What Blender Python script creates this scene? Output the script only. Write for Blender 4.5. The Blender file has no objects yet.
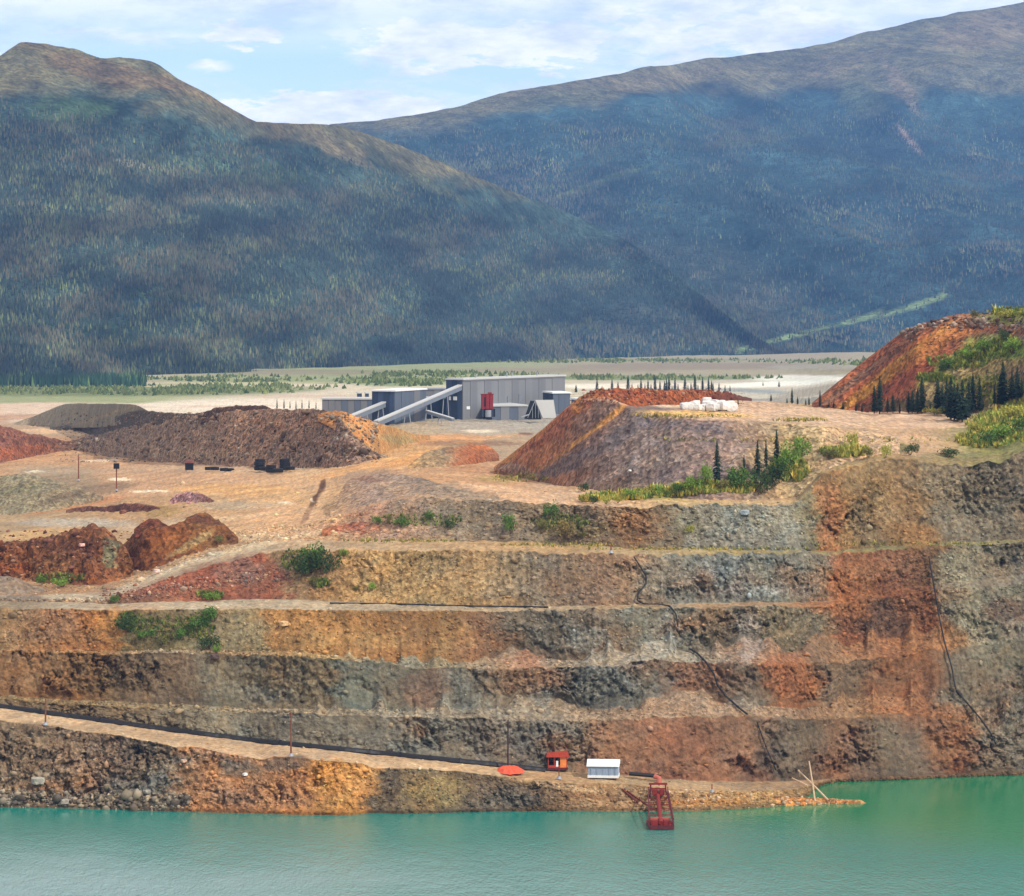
import bpy, bmesh, math, random, time
import numpy as np
from mathutils import Vector, Matrix
T0 = time.time()
S = bpy.context.scene
COL = S.collection
# ------------------------------------------------------------------ camera
F, HC, YH = 3400.0, 105.0, 300.0            # focal length in pixels, eye height above the lake, row of the level horizon
cam = bpy.data.cameras.new('camera'); co = bpy.data.objects.new('camera', cam); COL.objects.link(co)
cam.sensor_width = 36.0; cam.lens = 36.0 * F / 1024.0
cam.shift_y = -(448 - YH) / 1024.0
cam.clip_start = 1.0; cam.clip_end = 60000.0
co.location = (0, 0, HC); co.rotation_euler = (math.radians(90), 0, 0)
S.camera = co
# ------------------------------------------------------------------ light
SUN_DIR = Vector((0.72, -0.60, 0.74)).normalized()
el = math.asin(SUN_DIR.z); az = math.atan2(SUN_DIR.x, SUN_DIR.y)
S.view_settings.view_transform = 'Standard'; S.view_settings.look = 'None'
S.view_settings.exposure = 0.0; S.view_settings.gamma = 1.0
sl = bpy.data.lights.new('sun', 'SUN'); sl.energy = 3.9; sl.angle = math.radians(0.6); sl.color = (1.0, 0.95, 0.87)
so = bpy.data.objects.new('sun', sl); COL.objects.link(so)
so.rotation_euler = SUN_DIR.to_track_quat('Z', 'Y').to_euler(); so.location = (300, -100, 500)
SKY_STRENGTH = 0.09
W = bpy.data.worlds.new('World'); S.world = W; W.use_nodes = True
def build_world():
    nt = W.node_tree; nt.nodes.clear(); N = nt.nodes.new; L = nt.links.new
    out = N('ShaderNodeOutputWorld'); bg = N('ShaderNodeBackground'); bg.inputs[1].default_value = SKY_STRENGTH
    L(bg.outputs[0], out.inputs[0])
    sky = N('ShaderNodeTexSky'); sky.sky_type = 'NISHITA'; sky.sun_disc = False
    sky.sun_elevation = el; sky.sun_rotation = az; sky.altitude = 1100; sky.air_density = 1.0; sky.dust_density = 0.6; sky.ozone_density = 1.6
    tc = N('ShaderNodeTexCoord'); sep = N('ShaderNodeSeparateXYZ'); L(tc.outputs['Generated'], sep.inputs[0])
    def m(op, a, b=None, c=None, clamp=False):
        n = N('ShaderNodeMath'); n.operation = op; n.use_clamp = clamp
        for i, v in enumerate((a, b, c)):
            if v is None: continue
            if isinstance(v, (int, float)): n.inputs[i].default_value = v
            else: L(v, n.inputs[i])
        return n.outputs[0]
    X, Y, Z = sep.outputs
    inv = m('DIVIDE', 1.0, m('ADD', m('ABSOLUTE', Z), 0.06))
    # clouds lie on a flat deck: direction divided by elevation
    cx = m('MULTIPLY', X, m('ADD', inv, 0)); cy = m('MULTIPLY', Y, inv)
    cmb = N('ShaderNodeCombineXYZ'); L(m('MULTIPLY', X, 11.0), cmb.inputs[0]); L(m('MULTIPLY', Y, 11.0), cmb.inputs[1]); L(m('MULTIPLY', Z, 34.0), cmb.inputs[2])
    def noise(vec, scale, detail, rough=0.55, dist=0.0):
        n = N('ShaderNodeTexNoise'); n.inputs['Scale'].default_value = scale; n.inputs['Detail'].default_value = detail
        n.inputs['Roughness'].default_value = rough; n.inputs['Distortion'].default_value = dist
        L(vec, n.inputs['Vector']); return n.outputs[0]
    n1 = noise(cmb.outputs[0], 1.0, 8, 0.58, 0.25)
    nw = noise(cmb.outputs[0], 2.2, 5, 0.6)
    nf = noise(cmb.outputs[0], 3.0, 7, 0.62)
    # azimuth / elevation of the ray (real angles in the sky), u in units of the picture's pixels for easy reading
    u = m('MULTIPLY', m('DIVIDE', X, m('MAXIMUM', Y, 0.05)), F)
    v = m('MULTIPLY', m('DIVIDE', Z, m('MAXIMUM', Y, 0.05)), F)
    wob = m('MULTIPLY', m('SUBTRACT', n1, 0.5), 90.0)
    wob2 = m('MULTIPLY', m('SUBTRACT', nw, 0.5), 60.0)
    nq = noise(cmb.outputs[0], 6.5, 6, 0.65)
    def blob(px, py, rx, ry, soft=0.6):
        du = m('DIVIDE', m('ADD', m('SUBTRACT', u, px - 512.0), wob), rx)
        dv = m('DIVIDE', m('MULTIPLY_ADD', wob2, min(1.0, ry/45.0), m('SUBTRACT', v, YH - py)), ry); dv = m('ADD', dv, m('MULTIPLY_ADD', nq, 3.2, -1.6)); du = m('ADD', du, m('MULTIPLY_ADD', nq, -1.6, .8))
        d = m('ADD', m('MULTIPLY', du, du), m('MULTIPLY', dv, dv))
        return m('DIVIDE', m('SUBTRACT', 1.0, m('SQRT', d)), soft, clamp=True)
    cover = m('MULTIPLY', m('SUBTRACT', n1, 0.36), 2.6, clamp=True)       # general broken cloud
    gap = blob(290, 66, 215, 46, 0.7)
    for b in ((120, 20, 150, 16, 0.9), (515, 76, 100, 16, 0.6), (640, 62, 60, 14, 0.6), (460, 92, 60, 12, .5)):
        gap = m('MAXIMUM', gap, m('MULTIPLY', blob(*b), 0.9))
    cover = m('MULTIPLY', cover, m('SUBTRACT', 1.0, m('MULTIPLY', gap, 0.95)))
    high = m('MULTIPLY_ADD', v, 1/60.0, -4.0, clamp=True)     # thin sheet above
    cover = m('MAXIMUM', cover, m('MULTIPLY', high, 0.85))
    for b in ((232, 34, 50, 17, 0.30), (450, 50, 105, 27, 0.35), (545, 40, 90, 30, 0.4), (345, 110, 150, 24, 0.35), (110, 34, 190, 15, 1.2), (740, 30, 260, 62, 0.6), (205, 67, 26, 7, .9)):
        cover = m('MAXIMUM', cover, blob(*b))
    cover = m('MINIMUM', cover, 0.97)
    bright = N('ShaderNodeMix'); bright.data_type = 'RGBA'
    bright.inputs[6].default_value = (10.6, 11.4, 12.9, 1); bright.inputs[7].default_value = (16.5, 16.2, 16.0, 1)
    L(m('MULTIPLY_ADD', nf, 4.2, -1.45, clamp=True), bright.inputs[0])
    tint = N('ShaderNodeMix'); tint.data_type = 'RGBA'; tint.blend_type = 'MULTIPLY'; tint.inputs[0].default_value = 1.0
    L(sky.outputs[0], tint.inputs[6]); tint.inputs[7].default_value = (1.8, 1.84, 1.95, 1)
    mx = N('ShaderNodeMix'); mx.data_type = 'RGBA'; L(cover, mx.inputs[0]); L(tint.outputs[2], mx.inputs[6]); L(bright.outputs[2], mx.inputs[7])
    L(mx.outputs[2], bg.inputs[0])
build_world()
try: W.cycles.sampling_method = 'MANUAL'; W.cycles.sample_map_resolution = 1024
except Exception: pass

# ------------------------------------------------------------------ noise
def _h(ix, iy, iz, seed):
    h = (ix.astype(np.int64) * 374761393 + iy.astype(np.int64) * 668265263 + iz.astype(np.int64) * 2147483647 + seed * 1274126177) & 0xFFFFFFFF
    h = ((h ^ (h >> 13)) * 1274126177) & 0xFFFFFFFF
    h = ((h ^ (h >> 16)) * 2246822519) & 0xFFFFFFFF
    return ((h ^ (h >> 15)) & 0xFFFFFF) / float(0xFFFFFF)
def vn(x, y, z=0.0, seed=0):
    x, y, z = np.broadcast_arrays(np.asarray(x, float), np.asarray(y, float), np.asarray(z, float))
    fx, fy, fz = np.floor(x), np.floor(y), np.floor(z)
    ux, uy, uz = x - fx, y - fy, z - fz
    ux = ux*ux*(3-2*ux); uy = uy*uy*(3-2*uy); uz = uz*uz*(3-2*uz)
    r = 0
    flat = not np.any(z)
    for dx in (0, 1):
        for dy in (0, 1):
            for dz in ((0,) if flat else (0, 1)):
                w = (ux if dx else 1-ux) * (uy if dy else 1-uy) * (1.0 if flat else (uz if dz else 1-uz))
                r = r + w * _h(fx+dx, fy+dy, fz+dz, seed)
    return r * 2 - 1
def fbm(x, y, z=0.0, o=4, seed=0, g=0.5):
    a, s, t = 1.0, 0, 0
    for i in range(o):
        f = 2.03 ** i
        ca, sa = math.cos(.5+i*1.1), math.sin(.5+i*1.1); X_ = np.asarray(x)*ca-np.asarray(y)*sa; Y_ = np.asarray(x)*sa+np.asarray(y)*ca
        s = s + a * vn(X_*f+i*7.3, Y_*f+i*3.1, 0.0, seed+i); t += a; a *= g
    return s / t * 1.25
def ridged(x, y, o=4, seed=0):
    a, s, t = 1.0, 0, 0
    for i in range(o):
        f = 2.05 ** i
        s = s + a * (1 - np.abs(vn(x*f+i*5.7, y*f+i*9.1, 0.0, seed+i)) * 2); t += a; a *= 0.5
    return s / t
def worley(x, y, seed=0):
    """2-D cells: distance to nearest, second nearest and the nearest cell's random value"""
    fx, fy = np.floor(x), np.floor(y)
    d1 = np.full(x.shape, 9.0); d2 = d1.copy(); rv = np.zeros(x.shape)
    for dx in (-1, 0, 1):
        for dy in (-1, 0, 1):
            cx, cy = fx+dx, fy+dy
            px = cx + _h(cx, cy, cx*0, seed); py = cy + _h(cx, cy, cx*0+1, seed)
            d = (px-x)**2 + (py-y)**2
            v = _h(cx, cy, cx*0+2, seed)
            n = d < d1
            d2 = np.where(n, d1, np.minimum(d2, d)); rv = np.where(n, v, rv); d1 = np.where(n, d, d1)
    return np.sqrt(d1), np.sqrt(d2), rv
def smooth(x, a, b):
    t = np.clip((x-a)/(b-a), 0, 1); return t*t*(3-2*t)
def hexlin(h):
    h = h.lstrip('#'); c = np.array([int(h[i:i+2], 16)/255. for i in (0, 2, 4)])
    return np.where(c <= 0.04045, c/12.92, ((c+0.055)/1.055)**2.4)

# ------------------------------------------------------------------ materials
MATS = {}
def nodes(name):
    m = bpy.data.materials.new(name); m.use_nodes = True; nt = m.node_tree
    return m, nt, nt.nodes['Principled BSDF'], nt.nodes.new, nt.links.new
def ground_material(name, gain=1.0, speck=1.6, bump=0.35, var=0.5, mottled=0.0, stone=0.0):
    """vertex colour = the rock's own colour; grain, stones and stains from noise in world metres"""
    m, nt, B, N, L = nodes(name)
    at = N('ShaderNodeAttribute'); at.attribute_name = 'Col'
    rb = N('ShaderNodeAttribute'); rb.attribute_name = 'rub'
    geo = N('ShaderNodeNewGeometry')
    def noise(scale, det, vec=None):
        n = N('ShaderNodeTexNoise'); n.inputs['Scale'].default_value = scale; n.inputs['Detail'].default_value = det
        n.inputs['Roughness'].default_value = 0.62; L(vec or geo.outputs['Position'], n.inputs['Vector']); return n
    def rng(sock, a, b, c, d):
        r = N('ShaderNodeMapRange'); r.inputs[1].default_value = a; r.inputs[2].default_value = b; r.inputs[3].default_value = c; r.inputs[4].default_value = d
        L(sock, r.inputs[0]); return r.outputs[0]
    def mul(a, b):
        x = N('ShaderNodeVectorMath'); x.operation = 'SCALE'; L(a, x.inputs[0]); L(b, x.inputs['Scale']); return x.outputs[0]
    n1 = noise(0.09, 6); n2 = noise(0.9, 5); n3 = noise(4.0, 3)
    mp = N('ShaderNodeMapping'); mp.inputs['Scale'].default_value = (1.3, 0.3, 0.16); L(geo.outputs['Position'], mp.inputs[0])
    n4 = noise(0.6, 5, mp.outputs[0])
    vo = N('ShaderNodeTexVoronoi'); vo.inputs['Scale'].default_value = speck
    L(geo.outputs['Position'], vo.inputs['Vector'])
    c = at.outputs['Color']
    c = mul(c, rng(n1.outputs[0], 0.3, 0.7, gain*(1-var*0.6), gain*(1+var*0.6)))
    c = mul(c, rng(n2.outputs[0], 0.3, 0.7, 1-var*0.9, 1+var*0.9))
    c = mul(c, rng(n4.outputs[0], 0.3, 0.7, 1-var*0.45, 1+var*0.45))
    sepc = N('ShaderNodeSeparateColor'); L(vo.outputs['Color'], sepc.inputs[0])
    st = N('ShaderNodeMath'); st.operation = 'MULTIPLY_ADD'   # stones picked out by lighter / darker cells where 'rub' says rubble
    L(rng(sepc.outputs[0], 0, 1, -0.55, 0.75), st.inputs[0]); L(rb.outputs['Fac'], st.inputs[1]); st.inputs[2].default_value = 1.0
    c = mul(c, st.outputs[0])
    # warm / cool mineral shift
    hs = N('ShaderNodeMix'); hs.data_type = 'RGBA'; hs.blend_type = 'MULTIPLY'; hs.inputs[0].default_value = 1.0
    ramp = N('ShaderNodeMix'); ramp.data_type = 'RGBA'; L(rng(noise(0.23, 6).outputs[0], 0.35, 0.65, 0, 1), ramp.inputs[0])
    ramp.inputs[6].default_value = (1.08, 0.99, 0.89, 1); ramp.inputs[7].default_value = (0.94, 1.0, 1.07, 1)
    L(c, hs.inputs[6]); L(ramp.outputs[2], hs.inputs[7])
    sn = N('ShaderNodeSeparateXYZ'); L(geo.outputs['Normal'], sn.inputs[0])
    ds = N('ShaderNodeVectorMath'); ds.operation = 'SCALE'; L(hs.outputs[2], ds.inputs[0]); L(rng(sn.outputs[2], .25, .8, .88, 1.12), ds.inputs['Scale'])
    L(ds.outputs[0], B.inputs['Base Color'])
    B.inputs['Roughness'].default_value = 0.93; B.inputs['Specular IOR Level'].default_value = 0.2
    add = N('ShaderNodeMath'); add.operation = 'ADD'; L(n2.outputs[0], add.inputs[0])
    md = N('ShaderNodeMath'); md.operation = 'MULTIPLY'; L(vo.outputs['Distance'], md.inputs[0]); L(rb.outputs['Fac'], md.inputs[1]); L(md.outputs[0], add.inputs[1])
    wv = N('ShaderNodeVectorMath'); wv.operation = 'MULTIPLY_ADD'; L(noise(.8, 4).outputs['Color'], wv.inputs[0]); wv.inputs[1].default_value = (1.6, 1.6, 1.6); L(geo.outputs['Position'], wv.inputs[2])
    ve = N('ShaderNodeTexVoronoi'); ve.feature = 'DISTANCE_TO_EDGE'; ve.inputs['Scale'].default_value = .75; L(wv.outputs[0], ve.inputs['Vector'])
    rk = N('ShaderNodeAttribute'); rk.attribute_name = 'rk'
    je = N('ShaderNodeMath'); je.operation = 'MULTIPLY'; L(rng(ve.outputs['Distance'], 0, .09, -1.3, 0), je.inputs[0]); L(rk.outputs['Fac'], je.inputs[1])
    a3 = N('ShaderNodeMath'); a3.operation = 'ADD'; L(add.outputs[0], a3.inputs[0]); L(je.outputs[0], a3.inputs[1]); add = a3
    ad2 = N('ShaderNodeMath'); ad2.operation = 'MULTIPLY_ADD'; L(n3.outputs[0], ad2.inputs[0]); ad2.inputs[1].default_value = 0.35; L(add.outputs[0], ad2.inputs[2])
    bp = N('ShaderNodeBump'); bp.inputs['Strength'].default_value = 0.9; bp.inputs['Distance'].default_value = bump
    L(ad2.outputs[0], bp.inputs['Height']); L(bp.outputs[0], B.inputs['Normal'])
    return m
def plain(name, hexc, rough=0.7, var=0.15, scale=1.0, metal=0.0, bump=0.0, vary_obj=0.0, attr=False, streak=False):
    if name in MATS: return MATS[name]
    m, nt, B, N, L = nodes(name)
    c = hexlin(hexc)
    geo = N('ShaderNodeNewGeometry')
    n = N('ShaderNodeTexNoise'); n.inputs['Scale'].default_value = scale; n.inputs['Detail'].default_value = 5
    if streak:
        mp = N('ShaderNodeMapping'); mp.inputs['Scale'].default_value = (1, 1, 0.12); L(geo.outputs['Position'], mp.inputs[0]); L(mp.outputs[0], n.inputs['Vector'])
    else: L(geo.outputs['Position'], n.inputs['Vector'])
    r = N('ShaderNodeMapRange'); r.inputs[1].default_value = 0.3; r.inputs[2].default_value = 0.7; r.inputs[3].default_value = 1-var; r.inputs[4].default_value = 1+var
    L(n.outputs[0], r.inputs[0])
    v = N('ShaderNodeVectorMath'); v.operation = 'SCALE'; L(r.outputs[0], v.inputs['Scale'])
    if attr:
        a = N('ShaderNodeAttribute'); a.attribute_name = 'Col'; L(a.outputs['Color'], v.inputs[0])
    else: v.inputs[0].default_value = c
    o = v.outputs[0]
    if vary_obj:
        oi = N('ShaderNodeObjectInfo'); r2 = N('ShaderNodeMapRange'); r2.inputs[3].default_value = 1-vary_obj; r2.inputs[4].default_value = 1+vary_obj
        L(oi.outputs['Random'], r2.inputs[0]); v2 = N('ShaderNodeVectorMath'); v2.operation = 'SCALE'; L(o, v2.inputs[0]); L(r2.outputs[0], v2.inputs['Scale']); o = v2.outputs[0]
    L(o, B.inputs['Base Color']); B.inputs['Roughness'].default_value = rough; B.inputs['Metallic'].default_value = metal
    B.inputs['Specular IOR Level'].default_value = 0.3
    if bump:
        bp = N('ShaderNodeBump'); bp.inputs['Distance'].default_value = bump; L(n.outputs[0], bp.inputs['Height']); L(bp.outputs[0], B.inputs['Normal'])
    MATS[name] = m
    return m
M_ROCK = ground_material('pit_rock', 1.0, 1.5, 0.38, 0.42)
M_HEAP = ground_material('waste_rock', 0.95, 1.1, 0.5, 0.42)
M_MTN = None

# ------------------------------------------------------------------ objects
def setp(o, label=None, cat=None, group=None, kind=None):
    if label: o['label'] = label
    if cat: o['category'] = cat
    if group: o['group'] = group
    if kind: o['kind'] = kind
    return o
def link(name, me, mat=None, parent=None, loc=None):
    o = bpy.data.objects.new(name, me); COL.objects.link(o)
    if mat is not None and not me.materials: me.materials.append(mat)
    if parent is not None: o.parent = parent
    if loc is not None: o.location = loc
    return o
def empty(name, loc, label=None, cat=None, group=None, rz=0.0):
    o = bpy.data.objects.new(name, None); COL.objects.link(o); o.location = loc; o.rotation_euler = (0, 0, rz)
    return setp(o, label, cat, group)
def npmesh(name, V, Fc, col=None, rub=None, smooth_=False):
    me = bpy.data.meshes.new(name)
    V = np.asarray(V, np.float32); Fc = np.asarray(Fc, np.int32); k = Fc.shape[1]
    me.vertices.add(len(V)); me.vertices.foreach_set('co', V.ravel())
    me.loops.add(Fc.size); me.loops.foreach_set('vertex_index', Fc.ravel())
    me.polygons.add(len(Fc)); me.polygons.foreach_set('loop_start', np.arange(0, Fc.size, k, dtype=np.int32))
    if smooth_: me.polygons.foreach_set('use_smooth', np.ones(len(Fc), bool))
    me.update(calc_edges=True)
    if col is not None:
        a = me.color_attributes.new('Col', 'FLOAT_COLOR', 'POINT')
        c4 = np.ones((len(V), 4), np.float32); c4[:, :3] = col; a.data.foreach_set('color', c4.ravel())
    if rub is not None:
        a = me.attributes.new('rub', 'FLOAT', 'POINT'); a.data.foreach_set('value', np.asarray(rub, np.float32).ravel())
    return me
def gridfaces(r, c):
    i = np.arange(r*c).reshape(r, c)
    return np.stack([i[:-1, :-1], i[:-1, 1:], i[1:, 1:], i[1:, :-1]], -1).reshape(-1, 4)
class MB:
    """collects boxes, bars and tubes into one mesh"""
    def __init__(s): s.v = []; s.f = []
    def add(s, v, f):
        b = len(s.v); s.v += [tuple(p) for p in v]; s.f += [tuple(i+b for i in q) for q in f]; return s
    def box(s, x0, x1, y0, y1, z0, z1):
        return s.add([(x0,y0,z0),(x1,y0,z0),(x1,y1,z0),(x0,y1,z0),(x0,y0,z1),(x1,y0,z1),(x1,y1,z1),(x0,y1,z1)],
                     [(0,3,2,1),(4,5,6,7),(0,1,5,4),(1,2,6,5),(2,3,7,6),(3,0,4,7)])
    def prism(s, poly, y0, y1):       # polygon in xz, extruded in y
        n = len(poly)
        return s.add([(x, y0, z) for x, z in poly]+[(x, y1, z) for x, z in poly],
                     [tuple(range(n)), tuple(range(2*n-1, n-1, -1))]+[((i+1) % n, i, i+n, (i+1) % n+n) for i in range(n)])
    def tube(s, pts, r, n=8, r2=None):
        pts = [Vector(p) for p in pts]; rings = []
        for i, p in enumerate(pts):
            d = (pts[min(i+1, len(pts)-1)]-pts[max(i-1, 0)]).normalized()
            a = d.cross(Vector((0, 0, 1)) if abs(d.z) < 0.95 else Vector((1, 0, 0))).normalized(); b = d.cross(a)
            rr = r if r2 is None else r+(r2-r)*i/(len(pts)-1)
            rings.append([p+(a*math.cos(2*math.pi*k/n)+b*math.sin(2*math.pi*k/n))*rr for k in range(n)])
        v = [q for g in rings for q in g]
        f = [(i*n+k, i*n+(k+1) % n, (i+1)*n+(k+1) % n, (i+1)*n+k) for i in range(len(pts)-1) for k in range(n)]
        f += [tuple(range(n-1, -1, -1)), tuple((len(pts)-1)*n+k for k in range(n))]
        return s.add(v, f)
    def bar(s, a, b, w, h=None):
        h = h or w; a = Vector(a); b = Vector(b); d = (b-a).normalized()
        x = d.cross(Vector((0, 0, 1)) if abs(d.z) < 0.95 else Vector((0, 1, 0))).normalized(); z = x.cross(d)
        v = [p+x*sx*w/2+z*sz*h/2 for p in (a, b) for sx, sz in ((-1,-1),(1,-1),(1,1),(-1,1))]
        return s.add(v, [(0,1,2,3),(7,6,5,4),(0,4,5,1),(1,5,6,2),(2,6,7,3),(3,7,4,0)])
    def build(s, name, mat, parent=None, loc=None):
        me = bpy.data.meshes.new(name); me.from_pydata(s.v, [], s.f)
        bm = bmesh.new(); bm.from_mesh(me); bmesh.ops.recalc_face_normals(bm, faces=bm.faces); bm.to_mesh(me); bm.free()
        return link(name, me, mat, parent, loc)

# ------------------------------------------------------------------ terrain from profiles
def P(px, py, Y): return Vector(((px-512)*Y/F, Y, HC-(py-YH)*Y/F))
COLS = np.concatenate([np.linspace(-1500, -90, 30), np.arange(-80, 1105, 1.12), np.linspace(1115, 2400, 26)])
def ctl(pairs, x): 
    a = np.array(pairs, float); return np.interp(x, a[:, 0], a[:, 1])
def ctlcol(pairs, x):
    xs = [p[0] for p in pairs]; cs = np.array([hexlin(p[1]) for p in pairs])
    return np.stack([np.interp(x, xs, cs[:, k]) for k in range(3)], -1)
def march(Y0, z0, py, s):
    k = (py-YH)/F; t = (HC-z0-k*Y0)/(s+k); t = np.maximum(t, 0.15)
    return Y0+t, z0+s*t
ZB = {}        # coarse depth buffer of every ground surface: (px//2, py//2) -> nearest point
ZW, ZH_ = 800, 480
zb_Y = np.full((ZH_, ZW), 1e9); zb_P = np.zeros((ZH_, ZW, 3))
def register(V):
    px = 512+V[:, 0]/V[:, 1]*F; py = YH+(HC-V[:, 2])/V[:, 1]*F
    ix = ((px+120)/2).astype(int); iy = (py/2).astype(int)
    ok = (ix >= 0) & (ix < ZW) & (iy >= 0) & (iy < ZH_) & (V[:, 1] > 50)
    ix, iy, q = ix[ok], iy[ok], V[ok]
    o = np.argsort(-q[:, 1]); ix, iy, q = ix[o], iy[o], q[o]
    lin = iy*ZW+ix
    cur = zb_Y.ravel(); cp = zb_P.reshape(-1, 3)
    tmpY = np.full(ZW*ZH_, 1e9); tmpP = np.zeros((ZW*ZH_, 3)); tmpY[lin] = q[:, 1]; tmpP[lin] = q
    n = tmpY < cur; cur[n] = tmpY[n]; cp[n] = tmpP[n]
def ground(px, py):
    ix = int((px+120)/2); iy = int(py/2); best = None
    for r in (0, 1, 2, 4, 14, 34):
        for dy in range(-r, r+1):
            for dx in range(-r, r+1):
                x, y = ix+dx, iy+dy
                if 0 <= x < ZW and 0 <= y < ZH_ and zb_Y[y, x] < 1e8:
                    if best is None or zb_Y[y, x] < best[0]: best = (zb_Y[y, x], zb_P[y, x])
        if best is not None: break
    p = best[1]
    return Vector(p)
def onground(px, py):
    """the seen surface point straight along (px, py), at that surface's own distance"""
    g = ground(px, py); return P(px, py, g.y)

ALB = 0.80
def sat(c, f=.93):
    l = (c*np.array([.3, .55, .15])).sum(-1, keepdims=True); return np.clip((l+(c-l)*f)*np.array([1.0, .97, .83]), .004, 1)
REG = []   # land-cover patches: (cx, cy, rx, ry, angle deg, hex, strength)
def paint(c, px, py, regs):
    wx = px+9*fbm(px/26., py/13., 0.0, 3, 71)+3*vn(px/5., py/3., 0.0, 5); wy = py+(5*fbm(px/22., py/11., 0.0, 3, 91)+1.6*vn(px/4., py/3., 0.0, 15))*(.12+.88*smooth(py, 402, 480))*np.where(py < 350, 8, 1)
    for (cx, cy, rx, ry, ang, hx, st) in regs:
        mm = (np.abs(px-cx) < max(rx, ry)*1.4+20) & (np.abs(py-cy) < max(rx, ry)*1.4+20)
        if not mm.any(): continue
        cr = (.22 if cy > 350 else .03) if min(rx, ry) < 8 and max(rx, ry) > 2.5*min(rx, ry) else 1.0
        a = math.radians(ang); dx, dy = px[mm]+(wx[mm]-px[mm])*cr-cx, py[mm]+(wy[mm]-py[mm])*cr-cy
        u = (dx*math.cos(a)+dy*math.sin(a))/rx; v = (-dx*math.sin(a)+dy*math.cos(a))/ry
        w = st*(1-smooth(np.sqrt(u*u+v*v), 0.65, 1.12))[:, None]
        c[mm] = c[mm]*(1-w)+hexlin(hx)*w
    return c

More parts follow.
